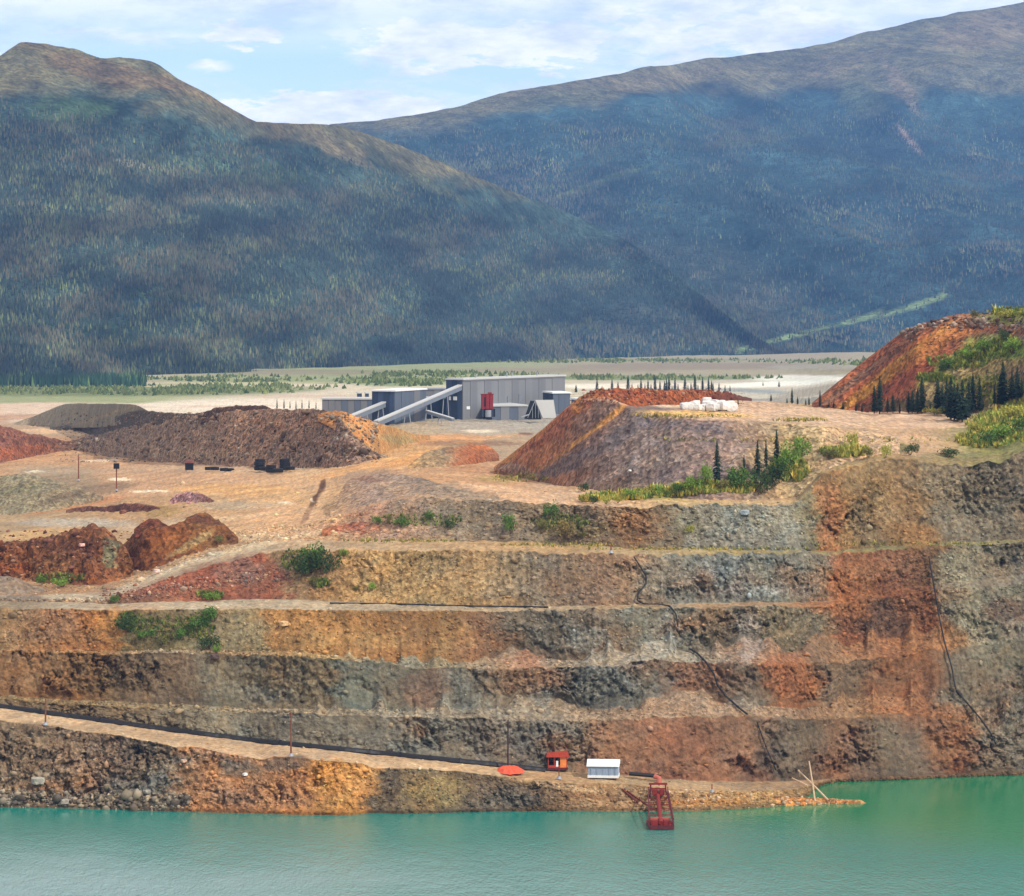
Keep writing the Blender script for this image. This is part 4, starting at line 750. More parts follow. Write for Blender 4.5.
# brush and scattered trees of the valley floor
Vp = np.stack([SURF_PIT[0], SURF_PIT[1], SURF_PIT[2]], -1)
rowok = np.where(np.median(Yr[:, 200:900], 1) > 1500)[0][0]
def brushkeep(x, y):
    green = np.zeros_like(x)
    for cx, cy, rx, ry in ((90,391,240,5),(230,388,120,4),(230,379,100,4),(400,381,70,6),(450,375,110,4),(640,378,160,2.5),(620,361,220,2.5),(860,362,90,4)):
        green = np.maximum(green, 1-np.sqrt(((x-cx)/rx)**2+((y-cy)/ry)**2))
    return np.clip(green*1.6, 0, 1)*(smooth(fbm(x/14., y/3., 0.0, 3, 521), -.3, .3)*.8+.1)
p, px, py, _ = scatter_grid(Vp[rowok:], 90000, brushkeep)
h = rng.uniform(1.2, 3.6, len(p))
forest('valley_brush', 'green willow brush on the valley floor beyond the mine', p, h, h*.7, np.where((rng.uniform(0, 1, len(p)) < .5)[:, None], hexlin('#6a7040'), hexlin('#48582f'))*rng.uniform(.6, 1.3, len(p))[:, None])
p, px, py, _ = scatter_grid(Vp[rowok:], 60000, lambda x, y: (x < 146)*smooth(y, 380, 382)*(1-smooth(y, 386, 388)))
h = rng.uniform(7, 12, len(p))
forest('forest', 'block of tall dark spruce forest ending sharply at the valley floor on the left', p[:3500], h[:3500], h[:3500]*.16, tree_colours(px[:3500], py[:3500], len(p[:3500]), '#1c3428', '#28402e', '#54683c'))
print('forest', round(time.time()-T0, 1))

# ------------------------------------------------------------------ loose stones and ground plants (stuff)
def ico():
    bm = bmesh.new(); bmesh.ops.create_icosphere(bm, subdivisions=1, radius=1); v = np.array([q.co[:] for q in bm.verts]); f = np.array([[w.index for w in q.verts] for q in bm.faces]); bm.free(); return v, f
IV, IF = ico()
def rocks(name, label, pts, size, cols, mat):
    n = len(pts); k = len(IV)
    sc = size[:, None]*rng.uniform(.5, 1.3, (n, 3))*np.array([1, 1, .8]); jit = 1+rng.uniform(-.5, .35, (n, k, 1))
    V = pts[:, None, :]+IV[None]*sc[:, None, :]*jit
    Fc = (np.arange(n)*k)[:, None, None]+IF[None]
    me = npmesh(name, V.reshape(-1, 3), Fc.reshape(-1, 3), np.repeat(cols, k, 0), np.zeros(n*k))
    o = link(name, me, mat); setp(o, label, kind='stuff'); return o
M_STONE = ground_material('loose_stone', 1.0, 3.0, .05, .25)
Cp = sat(CL*ALB, .86)
def talus_keep(x, y):
    return np.ones_like(x)
r, c = Vp.shape[:2]
n = 130000
i = rng.integers(3, r-2, n); j = rng.integers(0, c-1, n)
P_ = Vp[i, j]; rb = SURF_PIT[6][i, j]; py_ = SURF_PIT[4][i, j]; px_ = SURF_PIT[3][i, j]; fw_ = SURF_PIT[5][i, j]
ok = (rng.uniform(0, 1, n) < np.where(rb > .3, .36, .05)*(1-.6*fw_)) & (px_ > -60) & (px_ < 1090) & (py_ > 480) & (P_[:, 2] > .1)
P_, CC = P_[ok], Cp[i[ok], j[ok]]
sz = np.exp(rng.normal(-1.5, .5, len(P_))); sz = np.clip(sz, .1, 1.1)
bright = rng.uniform(.7, 1.9, (len(P_), 1)); warm = rng.uniform(.9, 1.12, (len(P_), 1))
CC = np.clip(CC*bright*np.concatenate([warm, np.ones_like(warm), 1/warm], 1), .02, .55)
rocks('scattered_stones', 'loose stones lying on the benches and talus of the pit wall', P_, sz, CC, M_STONE)
print('stones', len(P_))
# crest rubble on the hill and dump flanks
def stones_in(px0, px1, py0, py1, n, s, hexes, name, label, line=None, sp=4):
    out, cs = [], []
    for _ in range(n):
        x = random.uniform(px0, px1); y = random.uniform(py0, py1) if line is None else ctl(line, np.array([x]))[0]+random.gauss(0, sp)
        g = ground(x, y); out.append(g[:]); cs.append(sat(hexlin(random.choice(hexes)), .7)*random.uniform(.45, 1.15))
    if not out: return
    rocks(name, label, np.array(out), np.array([s*.62*math.exp(random.gauss(0, .5)) for _ in out]), np.array(cs), M_STONE)
random.seed(3)
stones_in(900, 1060, 312, 345, 420, .75, ['#8c6c60', '#a0887c', '#6c5048'], 'crest_rubble', 'rubble of broken rock along the crest of the streaked hill', [(900,334),(930,322),(970,322),(1000,324),(1060,326)])
stones_in(570, 745, 388, 403, 700, .45, ['#a05034', '#7c3c28', '#b87850'], 'red_rubble', 'rusty red rubble strewn over the red rock pile')
stones_in(495, 620, 400, 480, 0, .5, ['#a07858'], 'x', 'x')
stones_in(60, 380, 412, 462, 2600, .62, ['#8c7464', '#a08c7c', '#74584a', '#a87c5c'], 'mound_rubble', 'broken rock strewn over the wide brown mound')
stones_in(-20, 130, 530, 580, 420, .45, ['#8c4c34', '#6c3828', '#a8704c'], 'rust_rubble', 'rusty stones strewn over the rubble heap at the left')
stones_in(100, 290, 562, 598, 700, .38, ['#b06444', '#8c4c3c', '#84706c', '#b88c6c'], 'slope_rubble', 'red and grey stones on the slope below the ramp road', [(100,596),(180,586),(240,578),(290,575)])
stones_in(-40, 190, 775, 809, 1500, .5, ['#8c7c6c', '#a08c74', '#6c5c50'], 'shore_rubble', 'grey stones piled along the left shoreline', [(0,797),(180,801)])
stones_in(640, 850, 783, 806, 700, .35, ['#b8884c', '#a06c3c', '#c8a888'], 'beach_gravel', 'orange stones scattered over the beach and spit', [(640,800),(700,798),(760,799),(850,803)])
print('rubble', round(time.time()-T0, 1))
# grass tufts
M_GRASS = plain('grass_blades', '#6c7434', .9, .2, .5, attr=True)
def tufts(name, label, spots, n, h, hexes):
    pts, cs, hs = [], [], []
    for _ in range(n):
        cx, cy, rx, ry = random.choice(spots); a = random.uniform(0, 6.28); q = random.random()**.55
        g = ground(cx+rx*q*math.cos(a), cy+ry*q*math.sin(a)); g = P(cx+rx*q*math.cos(a), cy+ry*q*math.sin(a), g.y)
        pts.append(g[:]); cs.append(hexlin(random.choice(hexes))*random.uniform(.6, 1.4)); hs.append(h*math.exp(random.gauss(0, .35)))
    pts = np.array(pts); cs = np.array(cs); hs = np.array(hs); n = len(pts)
    V = np.zeros((n, 5, 3, 3))
    for b in range(5):
        a = rng.uniform(0, 6.28, n); lean = rng.uniform(.1, .7, n)*hs; w = hs*.22
        dx, dy = np.cos(a), np.sin(a)
        base = pts+np.stack([dx*hs*.15, dy*hs*.15, hs*0-.08], -1)
        V[:, b, 0] = base+np.stack([-dy*w, dx*w, 0*w], -1); V[:, b, 1] = base-np.stack([-dy*w, dx*w, 0*w], -1)
        V[:, b, 2] = base+np.stack([dx*lean, dy*lean, hs], -1)
    Fc = np.arange(n*15).reshape(-1, 3)
    me = npmesh(name, V.reshape(-1, 3), Fc, np.repeat(cs, 15, 0))
    o = link(name, me, M_GRASS); setp(o, label, kind='stuff')
YG = ['#8c9440', '#a8a048', '#6c8038', '#c0a850']
tufts('bench_grass', 'yellow green grass and weeds along the upper bench', [(620,497,34,3),(660,493,40,4),(700,488,30,6),(740,488,20,5),(790,470,20,12),(590,500,10,2)], 2600, .75, YG)
tufts('hillside_grass', 'green and yellow plants covering the front of the streaked hill', [(960,362,34,7),(985,352,26,8),(1005,345,16,8),(935,378,20,4),(1010,312,24,4),(985,390,40,14)], 1500, .7, ['#6c7c34', '#8c9440', '#5a6c30', '#a0983f'])
tufts('terrace_grass', 'yellow green grass on the shoulder at the right edge', [(1000,425,34,14),(985,440,30,8),(1030,410,30,10),(1005,430,30,14),(845,452,26,5)], 2400, .85, YG)
tufts('bank_grass', 'short green plants on the soil banks', [(170,628,40,12),(130,622,16,10),(200,625,16,14),(60,578,26,4),(210,595,14,4),(560,522,30,8),(420,520,44,6),(300,560,20,12),(320,583,10,4)], 1900, .5, ['#5c6c30', '#748038', '#4c5c2c', '#8c8c40'])
tufts('wall_weeds', 'small yellowish weeds along the bench edges', [(700,549,120,1.2),(900,544,100,2),(560,545,60,2),(400,541,60,1.5),(820,440,160,3),(800,420,30,2),(690,416,60,1.5),(520,478,30,4)], 1500, .42, ['#9c9448', '#7c8038', '#b8a058'])
print('grass', round(time.time()-T0, 1))

# ------------------------------------------------------------------ the lake
def water():
    m, nt, B, N, L = nodes('lake_water')
    geo = N('ShaderNodeNewGeometry'); sep = N('ShaderNodeSeparateXYZ'); L(geo.outputs['Position'], sep.inputs[0])
    def M(op, a, b=None, c=None, clamp=False):
        n = N('ShaderNodeMath'); n.operation = op; n.use_clamp = clamp
        for i, v in enumerate((a, b, c)):
            if v is None: continue
            if isinstance(v, (int, float)): n.inputs[i].default_value = v
            else: L(v, n.inputs[i])
        return n.outputs[0]
    def noise(sx, sy, det, rough=.55):
        mp = N('ShaderNodeMapping'); mp.inputs['Scale'].default_value = (sx, sy, 1); mp.inputs['Rotation'].default_value = (0, 0, .35); L(geo.outputs['Position'], mp.inputs[0])
        n = N('ShaderNodeTexNoise'); n.inputs['Scale'].default_value = 1; n.inputs['Detail'].default_value = det; n.inputs['Roughness'].default_value = rough
        L(mp.outputs[0], n.inputs['Vector']); return n.outputs[0]
    big = noise(.03, .02, 4)
    # sheltered near the wall, ruffled by wind further out
    out = M('MULTIPLY_ADD', sep.outputs[1], -1/84., 699/84., clamp=True)
    out = M('MULTIPLY', out, M('MULTIPLY_ADD', sep.outputs[0], -.0042, .62))
    out = M('MULTIPLY', out, M('MULTIPLY_ADD', big, 1.2, .4), clamp=True)
    # suspended minerals: greener in the right-hand inlet, turquoise elsewhere
    gr = M('ADD', M('MULTIPLY_ADD', sep.outputs[0], 1/48., -.05), M('MULTIPLY_ADD', sep.outputs[1], 1/40., -17.6), clamp=True)
    c = N('ShaderNodeMix'); c.data_type = 'RGBA'; L(gr, c.inputs[0])
    c.inputs[6].default_value = (.004, .19, .14, 1); c.inputs[7].default_value = (.010, .19, .080, 1)
    tc_ = N('ShaderNodeMix'); tc_.data_type = 'RGBA'; L(M('MULTIPLY', out, 1.0), tc_.inputs[0]); L(c.outputs[2], tc_.inputs[6]); tc_.inputs[7].default_value = (.21, .31, .29, 1)  # pale sky sheen of the ruffled water mixed into its base colour
    L(tc_.outputs[2], B.inputs['Base Color'])
    B.inputs['IOR'].default_value = 1.333; L(M('MULTIPLY_ADD', out, .25, .04), B.inputs['Roughness'])
    w = M('ADD', M('MULTIPLY', noise(.30, .14, 3, .6), 1.0), M('MULTIPLY', noise(1.5, .55, 3, .6), .8))
    bp = N('ShaderNodeBump'); L(w, bp.inputs['Height']); L(M('MULTIPLY_ADD', out, .8, .10), bp.inputs['Strength']); bp.inputs['Distance'].default_value = .9
    L(bp.outputs[0], B.inputs['Normal'])
    nx, ny = 60, 40
    Xs, Ys = np.meshgrid(np.linspace(-900, 1100, nx), np.linspace(-120, 1100, ny))
    me = npmesh('lake', np.stack([Xs, Ys, Xs*0], -1).reshape(-1, 3), gridfaces(ny, nx))
    o = link('water', me, m); setp(o, kind='structure', label='turquoise green pit lake')
water()

# ------------------------------------------------------------------ buildings of the mill yard
def gpit(px, py):
    """point of the bare ground sheet at (px, py), even where a heap stands in front"""
    j = int(np.argmin(np.abs(COLS-px))); col = SURF_PIT[4][:, j]
    Yv = np.interp(-py, -col[2:], Yr[2:, j]); zv = np.interp(-py, -col[2:], SURF_PIT[2][2:, j])
    return Vector(((px-512)*Yv/F, Yv, zv))
M_CLAD = [plain('cladding_grey', '#747577', .6, .07, .15, streak=True, bump=.02), plain('cladding_mid', '#6e6f72', .6, .07, .15, streak=True), plain('cladding_pale', '#7a7b7c', .6, .07, .15, streak=True)]
M_DARK = plain('cladding_navy_shade', '#3a4860', .6, .1, .2, streak=True); M_DARK2 = plain('cladding_navy_deep_shade', '#2c384c', .6, .1, .2, streak=True)  # navy cladding; on left end walls their shade is put into this colour
M_ROOF = plain('roof_sheet', '#b4b2ad', .5, .06, .1); M_WHITE = plain('white_paint', '#dcdcd8', .5, .05, 1)
M_RED = plain('red_paint', '#7e2428', .5, .15, .6); M_STEEL = plain('grey_steel', '#8d9094', .5, .1, .5); M_BLACK = plain('black_rubber', '#1c1b1c', .8, .2, .6)
M_SHADOW = plain('dark_opening', '#15171c', .8, .1, 1)
def shed(name, label, cat, corner, L, W, H, ang, front=None, left=None, npan=6, nleft=3, roofh=.5, roofmat=None, openings=(), lopen=(), zsink=2.5):
    """flat roofed building: corner = near corner, front runs along local +x, left end runs back along local +y"""
    o = empty(name, corner, label, cat, rz=ang)
    front = front or M_CLAD; left = left or [M_DARK]
    rnd = random.Random(len(label))
    cache = {}
    def pan(nm, x0, x1, y0, y1, mat, key):
        k = (key, mat.name)
        if k not in cache:
            mb = MB().box(0, x1-x0, 0, y1-y0, -zsink, H); q = mb.build(nm, mat, o, (x0, y0, 0)); cache[k] = q.data
        else: link(nm, cache[k], None, o, (x0, y0, 0))
    w = L/npan
    for i in range(npan):
        pan('wall_panel', i*w+.04, (i+1)*w-.04, -.02-.12*(i % 2), .5, rnd.choice(front), 'f%d' % (i % 2))
    w = W/nleft
    for i in range(nleft):
        mt = left[i % len(left)]; mb = MB().box(-.02-.1*(i % 2), .5, i*w+.55*(i == 0)+.04, (i+1)*w-.04, -zsink, H); mb.build('wall_panel', mt, o)
    MB().box(.5, L-.1, .55, W-.1, -zsink, H-.05).build('inner_frame', M_CLAD[1], o)
    MB().box(-.5, L+.4, -.5, W+.3, H, H+roofh).box(-.3, L+.2, -.3, W+.1, H+roofh, H+roofh+.15).build('roof', roofmat or M_ROOF, o)
    for (nm, x0, x1, z0, z1, mt) in openings:
        MB().box(x0, x1, -.3, .2, z0, z1).build(nm, mt, o)
    for (nm, y0, y1, z0, z1, mt) in lopen:
        MB().box(-.35, .2, y0, y1, z0, z1).build(nm, mt, o)
    return o
def corner_dims(px0, pyb, pyt, px1, pyt1, px2, Yc):
    """near corner at px0 (foot pyb, top pyt); far end of the front at px1 (top pyt1); far end of the left side at px2"""
    H = (pyb-pyt)/F*Yc; r = (pyt-YH)/(pyt1-YH); c = P(px0, pyb, Yc)
    Y2 = Yc*r; X2 = (px1-512)/F*Y2; dx, dy = X2-c.x, Y2-c.y; L = math.hypot(dx, dy); ux, uy = dx/L, dy/L
    k = (px2-512)/F; Wd = (c.x-k*c.y)/(uy+k*ux)   # c + W*(-uy, ux)
    return c, L, Wd, H, math.atan2(dy, dx)
Yy0 = gpit(463, 419).y
c, L_, W_, H_, a_ = corner_dims(463, 417, 380, 565, 376.2, 446, Yy0)
print('mill', c, L_, W_, H_)
mill = shed('mill_building', 'long tall grey metal clad mill building with pale flat roof and dark blue end wall', 'mill building', c, L_, W_, H_, a_, npan=15, nleft=3, left=[M_DARK, M_DARK2, M_DARK],
     openings=[('door', L_*.53, L_*.57, 0, H_*.55, plain('door_grey', '#74777c', .6)), ('door', L_*.42, L_*.445, 0, H_*.5, plain('door_grey', '#74777c', .6)), ('vent_hood', L_*.03, L_*.06, H_*.2, H_*.28, M_WHITE), ('roof_trim', 0, L_, H_*.965, H_, M_CLAD[1])],
     lopen=[('window', W_*.35, W_*.55, H_*.45, H_*.55, M_WHITE), ('window', W_*.7, W_*.8, H_*.45, H_*.55, M_WHITE)])
for t in (.2, .5, .55, .8): MB().tube([(L_*t, W_*.5, H_), (L_*t, W_*.5, H_+2.2)], .35).build('roof_vent', M_STEEL, mill)
Yb2 = gpit(395, 424).y
c, L_, W_, H_, a_ = corner_dims(395, 423, 391.5, 426, 389.6, 372, Yb2)
shed('crusher_building', 'boxy blue grey building with white flat roof where the lower conveyor enters', 'building', c, L_, W_, H_, a_, npan=5, nleft=4, front=[M_CLAD[1], plain('cladding_blue', '#58616e', .6, .1, .2, streak=True)], left=[M_DARK, M_DARK2], roofmat=M_WHITE)
def simple_shed(name, label, cat, x0, x1, yb, yt, depth, **k):
    Yc = gpit((x0+x1)/2, yb).y if 'Y' not in k else k.pop('Y')
    c = P(x0, yb, Yc); Ln = (x1-x0)/F*Yc; H = (yb-yt)/F*Yc
    return shed(name, label, cat, c, Ln, depth, H, k.pop('ang', .12), **k)
simple_shed('annex_building', 'low dark blue annex between the two tall mill buildings', 'annex', 425, 462, 418, 399, 14, Y=Yy0*1.012, npan=5, nleft=2, front=[M_DARK, M_DARK2, plain('cladding_blue', '#58616e')], ang=.35, roofmat=M_STEEL)
simple_shed('link_building', 'narrow grey block rising behind the long conveyor', 'building', 426, 449, 412, 389.5, 10, Y=Yy0*1.05, npan=3, nleft=1, front=[M_CLAD[1], M_CLAD[0]], roofmat=M_STEEL)
simple_shed('storage_building', 'low blue grey storage building with pale ribbed panels left of the conveyors', 'building', 322, 374, 419, 399.5, 16, Y=Yb2*1.05, npan=8, nleft=2, front=[plain('cladding_blue', '#58616e'), M_CLAD[1], M_CLAD[2]], left=[M_DARK], ang=-.05, roofmat=M_ROOF)
simple_shed('workshop', 'low grey workshop with a broad pale roof at the foot of the mill', 'workshop', 492, 528, 414.5, 406.5, 34, Y=Yy0*1.0, npan=4, nleft=2, ang=.25, front=[M_CLAD[0], plain('cladding_blue', '#58616e')])
simple_shed('silo_house', 'small boxy grey shed with white roof at the right end of the mill', 'shed', 553, 571, 408, 393.5, 16, Y=Yy0*1.02, npan=3, nleft=2, ang=.25, front=[plain('cladding_blue', '#58616e')], left=[M_DARK2], roofmat=M_WHITE)
simple_shed('white_roof_hut', 'small hut with a white roof just left of the red rock pile', 'hut', 578, 596, 407, 400, 12, Y=Yy0*.95, npan=2, nleft=1, ang=.2, front=[M_DARK2], roofmat=M_WHITE)
for x, w_, lab in ((358, 4, 'left of two tiny dark huts on the pale tailings behind the storage building'), (366, 3, 'right of two tiny dark huts on the pale tailings behind the storage building')):
    simple_shed('hut', lab, 'hut', x, x+w_, 397.5, 393.5, 8, Y=gpit(x, 398).y, npan=1, nleft=1, front=[M_DARK2], roofmat=M_ROOF)
# A-frame shed: dark open gable and pale sloping roof
def aframe():
    Yc = Yy0*.98; c = P(530, 417, Yc); s = Yc/F
    o = empty('a_frame_shed', c, 'steep pale roofed A frame shed with a dark open gable in the mill yard', 'shed', rz=.22)
    Wd, H, D = 17*s, 17*s, 22*s
    MB().prism([(-Wd/2*.0-1.0*s, -1), (5.5*s, H-1.2*s), (12*s, -1)], .8*s, D).build('frame', M_SHADOW, o)
    MB().add([(5.5*s, -.3*s, H), (5.8*s, -.3*s, H-.6*s), (13.5*s, -.3*s, -.5), (13.2*s, -.3*s, -.5+.0), (5.5*s+19*s, 2*s, H), (5.8*s+19*s, 2*s, H-.6*s), (27.5*s, 2*s, -.5), (27.2*s, 2*s, -.5)],
             [(0,3,2,1),(4,5,6,7),(0,1,5,4),(1,2,6,5),(2,3,7,6),(3,0,4,7)]).build('roof_slope', M_ROOF, o)
    MB().bar((5.5*s, -.4*s, H), (-2.5*s, -.4*s, -.3), .5*s).build('roof_edge', M_STEEL, o)
    MB().bar((-1*s, 0, 1), (-9*s, -1*s, 0), 1.1*s).build('ramp', M_STEEL, o)
    for x in (2.5, 5.5, 8.5): MB().bar((x*s, -.1*s, -.5), (x*s, -.1*s, H*.55 if x != 5.5 else H*.9), .35*s).build('post', M_STEEL, o)
aframe()
# red elevator tower on its grey drum
def tower():
    Yc = Yy0*.985; s = Yc/F; c = P(482, 409, Yc)
    o = empty('red_transfer_tower', c, 'small red steel tower on a grey drum against the front of the mill', 'tower', rz=.2)
    for i in range(3): MB().box(i*3.9*s+.1, (i+1)*3.9*s-.1, -.1*(i % 2), 6*s, 0, 14.5*s).build('red_panel', M_RED, o)
    MB().box(-.2, 12*s, -.2, 6.2*s, 14.5*s, 15.2*s).build('roof', M_RED, o)
    MB().box(6.5*s, 10*s, 0, 3*s, 15.2*s, 16.6*s).build('roof_box', M_RED, o)
    MB().box(2.6*s, 4.0*s, -.4, 0, 3*s, 12*s).build('window', M_SHADOW, o)
    for x in (1, 11): MB().box(x*s-.3, x*s+.3, .2, .8, -8*s, 0).build('leg', M_DARK2, o)
    MB().tube([(6.5*s, 1*s, -8*s), (6.5*s, 1*s, -1*s)], 3.2*s, 14).build('drum', M_STEEL, o)
    MB().box(3*s, 14*s, 3*s, 5*s, -8*s, 0).build('dark_bay', M_SHADOW, o)
tower()
# conveyor galleries
def conveyor(label, a, b, w, legs, name='conveyor_gallery'):
    o = empty(name, b, label, 'conveyor')
    A = Vector(a)-Vector(b); Z = Vector((0, 0, 0))
    MB().bar(A, Z, w, w*1.05).build('gallery', plain('gallery_side', '#6e7680', .6, .1, .3), o)
    up = Vector((0, 0, w*.62))
    MB().bar(A+up, Z+up, w*1.15, w*.3).build('gallery_roof', M_ROOF, o)
    n = int(A.length/6)
    rib = MB().box(-w*.56, w*.56, -.15, .15, -w*.56, w*.56).build('rib', M_STEEL, o, A*.5); 
    for t in legs:
        p = A*t
        for sx in (-1, 1):
            MB().bar(p+Vector((sx*w*.4, 0, 0)), p+Vector((sx*w*.9, 0, -(p.z+4))), .35).build('trestle_leg', M_STEEL, o)
    return o
conveyor('long grey inclined conveyor gallery climbing from the orange bank to the top of the mill', P(462, 387, Yy0*1.002), P(376, 424, Yb2*.965), 4.3*Yy0/F, (.35, .6, .8))
conveyor('shorter grey conveyor gallery running down from the crusher building to the left', P(392, 401.5, Yb2*1.005), P(347, 420, Yb2*.985), 4.4*Yb2/F, (.4, .75))
conveyor('short pale conveyor dropping to the right below the long conveyor', P(427, 412, Yb2*.99), P(453, 420, Yb2*.96), 2.6*Yb2/F, (.5,))
# pale building-like pond wall with white pond beyond
print('yard', round(time.time()-T0, 1))

# ------------------------------------------------------------------ spruces
M_SPR = plain('spruce_needles', '#1f3020', .9, .35, 1.2, vary_obj=.25); M_BARK = plain('spruce_bark', '#4a3c30', .9, .2, 3)
def spruce_mesh(seed, tiers=26):
    r = random.Random(seed); V, Fc = [], []
    for t in range(tiers):
        f = t/(tiers-1); z = .06+.92*f; R = (.155*(1-f)**.75+.012)*r.uniform(.75, 1.2)*(.6+.4*min(1, f*8))
        nb = 9 if f < .8 else 5
        for b in range(nb):
            a = 6.283*b/nb+r.uniform(-.35, .35)+t*1.1; rr = R*r.uniform(.6, 1.25); w = .035*(1.2-f*.8)
            ca, sa = math.cos(a), math.sin(a); i = len(V)
            V += [(0, 0, z+.018), (ca*rr*.6-sa*w, sa*rr*.6+ca*w, z-.012), (ca*rr, sa*rr, z-.045*r.uniform(.5, 1.4)), (ca*rr*.6+sa*w, sa*rr*.6-ca*w, z-.02)]
            Fc += [(i, i+1, i+2, i+3)]
    V += [(.008, 0, .95), (-.006, .006, .95), (-.006, -.006, .95), (0, 0, 1.0)]; i = len(V)-4
    Fc = [tuple(q) for q in Fc]+[(i, i+1, i+3, i+3), (i+1, i+2, i+3, i+3), (i+2, i, i+3, i+3)]
    me = bpy.data.meshes.new('crown'); me.from_pydata(V, [], [tuple(dict.fromkeys(q)) for q in Fc]); me.materials.append(M_SPR); return me
def trunk_mesh():
    o = MB().tube([(0, 0, -.06), (0, 0, .5), (0, 0, .95)], .016, 6, .003).build('trunk', M_BARK); me = o.data; bpy.data.objects.remove(o); return me
CROWNS = [spruce_mesh(i) for i in range(5)]; TRUNK = trunk_mesh()
def spruce(px, top, base, label, group, pos=None, wide=1.0, parts=True, name='spruce_tree'):
    p = pos or onground(px, base); h = max(1.5, (base-top)/F*p.y)
    o = empty(name, p, label, 'spruce tree', group, rz=random.uniform(0, 6.28)); o.scale = (h*wide, h*wide, h)
    link('crown', random.choice(CROWNS), None, o); link('trunk', TRUNK, None, o)
    return o
ORD = ['first','second','third','fourth','fifth','sixth','seventh','eighth','ninth','tenth','eleventh','twelfth','thirteenth','fourteenth','fifteenth','sixteenth','seventeenth','eighteenth','nineteenth','twentieth','twenty first','twenty second','twenty third','twenty fourth','twenty fifth','twenty sixth','twenty seventh','twenty eighth','twenty ninth','thirtieth','thirty first','thirty second']
random.seed(11)
for x, t, b, w_, lab in ((717, 440.5, 480, 1.15, 'dark slender spruce standing alone left of the green shrubs on the upper bench'), (744, 454, 474, .9, 'short half hidden spruce among the green shrubs on the upper bench'), (757.5, 440, 476, 1.1, 'thick dark spruce rising in the middle of the bench shrubs'), (766, 438, 466, .75, 'thin spruce just right of the thick one in the bench shrubs'), (776.5, 429, 460, 1.1, 'highest standing dark spruce at the right end of the bench shrubs')):
    spruce(x, t, b, lab, 'spruces on the upper bench', wide=w_)
RIGHT = [(874,385,412,1.1),(879.5,375.5,412,1.0),(887.5,397,412,1.2),(892.8,392,412,1.1),(899.5,403,413,1),(908.5,391,412,1.2),(912,390,412,1.2),(917.3,388,412,1.2),(921.8,376,412,1.05),(930,401,412,1),(937.5,378,412,1.2),(942,384,412,1.2),(946.5,380,414,1.15),(950.7,377,418,1.1),(954,383,419,1.2),(957.5,383,420,1.2),(962,379,420,1.1),(966.3,394,418,1.3),(968.8,380,416,.9),(972.7,372.5,410,.95),(979.5,377,410,.85),(994.3,384,404,.75),(1000,374,405,1.15),(1002.8,361,402,1.15),(1011.8,371,399,1.1),(1017,366,398,1.0),(1021.6,378,397,1.1),(1030,372,396,1.1),(1039,368,394,1.1)]
RIGHT.sort()
for i, (x, t, b, w_) in enumerate(RIGHT):
    hh = 'tall' if b-t > 32 else ('short' if b-t < 20 else 'middling')
    g0 = gpit(x, 413 if b > 404 else 409); pos = P(x, b, g0.y) 
    spruce(x, t, b, '%s spruce, %s from the left at the foot of the streaked hill' % (hh, ORD[i]), 'spruces at the foot of the streaked hill', pos=onground(x, b)-Vector((0, .4, 0)), wide=w_*1.25)
SMALL = [(738,401,404.5),(771,394,401),(787,399,403),(792,387,403.5),(797.6,396.5,404),(805.8,399,405),(809,397,405),(820,389.5,406),(829,401,407),(833.6,401,408),(843,400.5,409.5),(856,402,411),(862,404,412)]
for i, (x, t, b) in enumerate(SMALL):
    spruce(x, t, b, '%s spruce, %s from the left along the far edge of the sandy terrace' % ('slender' if b-t > 12 else 'stunted', ORD[i]), 'small spruces along the far edge of the terrace', wide=.9 if b-t > 12 else 1.6)
FARX = [597,602,612,618,628,632,638,641,645,648,651,655,660,664.5,666.5,669,672,675,678,685,688,691,695,698,702.6,706,708.5,711.5,713,719,725,730]
FT = {669:378,685:376,695:375,702.6:378,708.5:379,711.5:380}
for i, x in enumerate(FARX):
    t = FT.get(x, random.choice((376, 379, 381, 382, 384, 386)))-1+random.uniform(-1, 1); b = 391
    spruce(x, t, b, '%s spruce, %s from left in the far row behind the red rocks' % ('tall' if t < 380 else 'small', ORD[i]), 'far row of spruces behind the red rock pile', pos=gpit(x, 391.5), wide=1.25)
for x, t, b, lab in ((576, 398-14, 392, 'small dark spruce beyond the white roofed hut'), (763,382,386,'left of two tiny dark trees on the white tailings pond edge'), (779,381,387,'right of two tiny dark trees on the white tailings pond edge')):
    spruce(x, t, b, lab, 'far small trees', pos=gpit(x, b), wide=1.8)
# dead thin trees standing in the pale flats at the left
for i, x in enumerate((277, 284, 290, 296, 302, 309, 316)):
    spruce(x, 402+random.uniform(-2, 2), 410, 'thin spruce, %s from the left on the pale flats behind the brown mound' % ORD[i], 'thin trees on the pale flats', pos=gpit(x, 409), wide=.8)

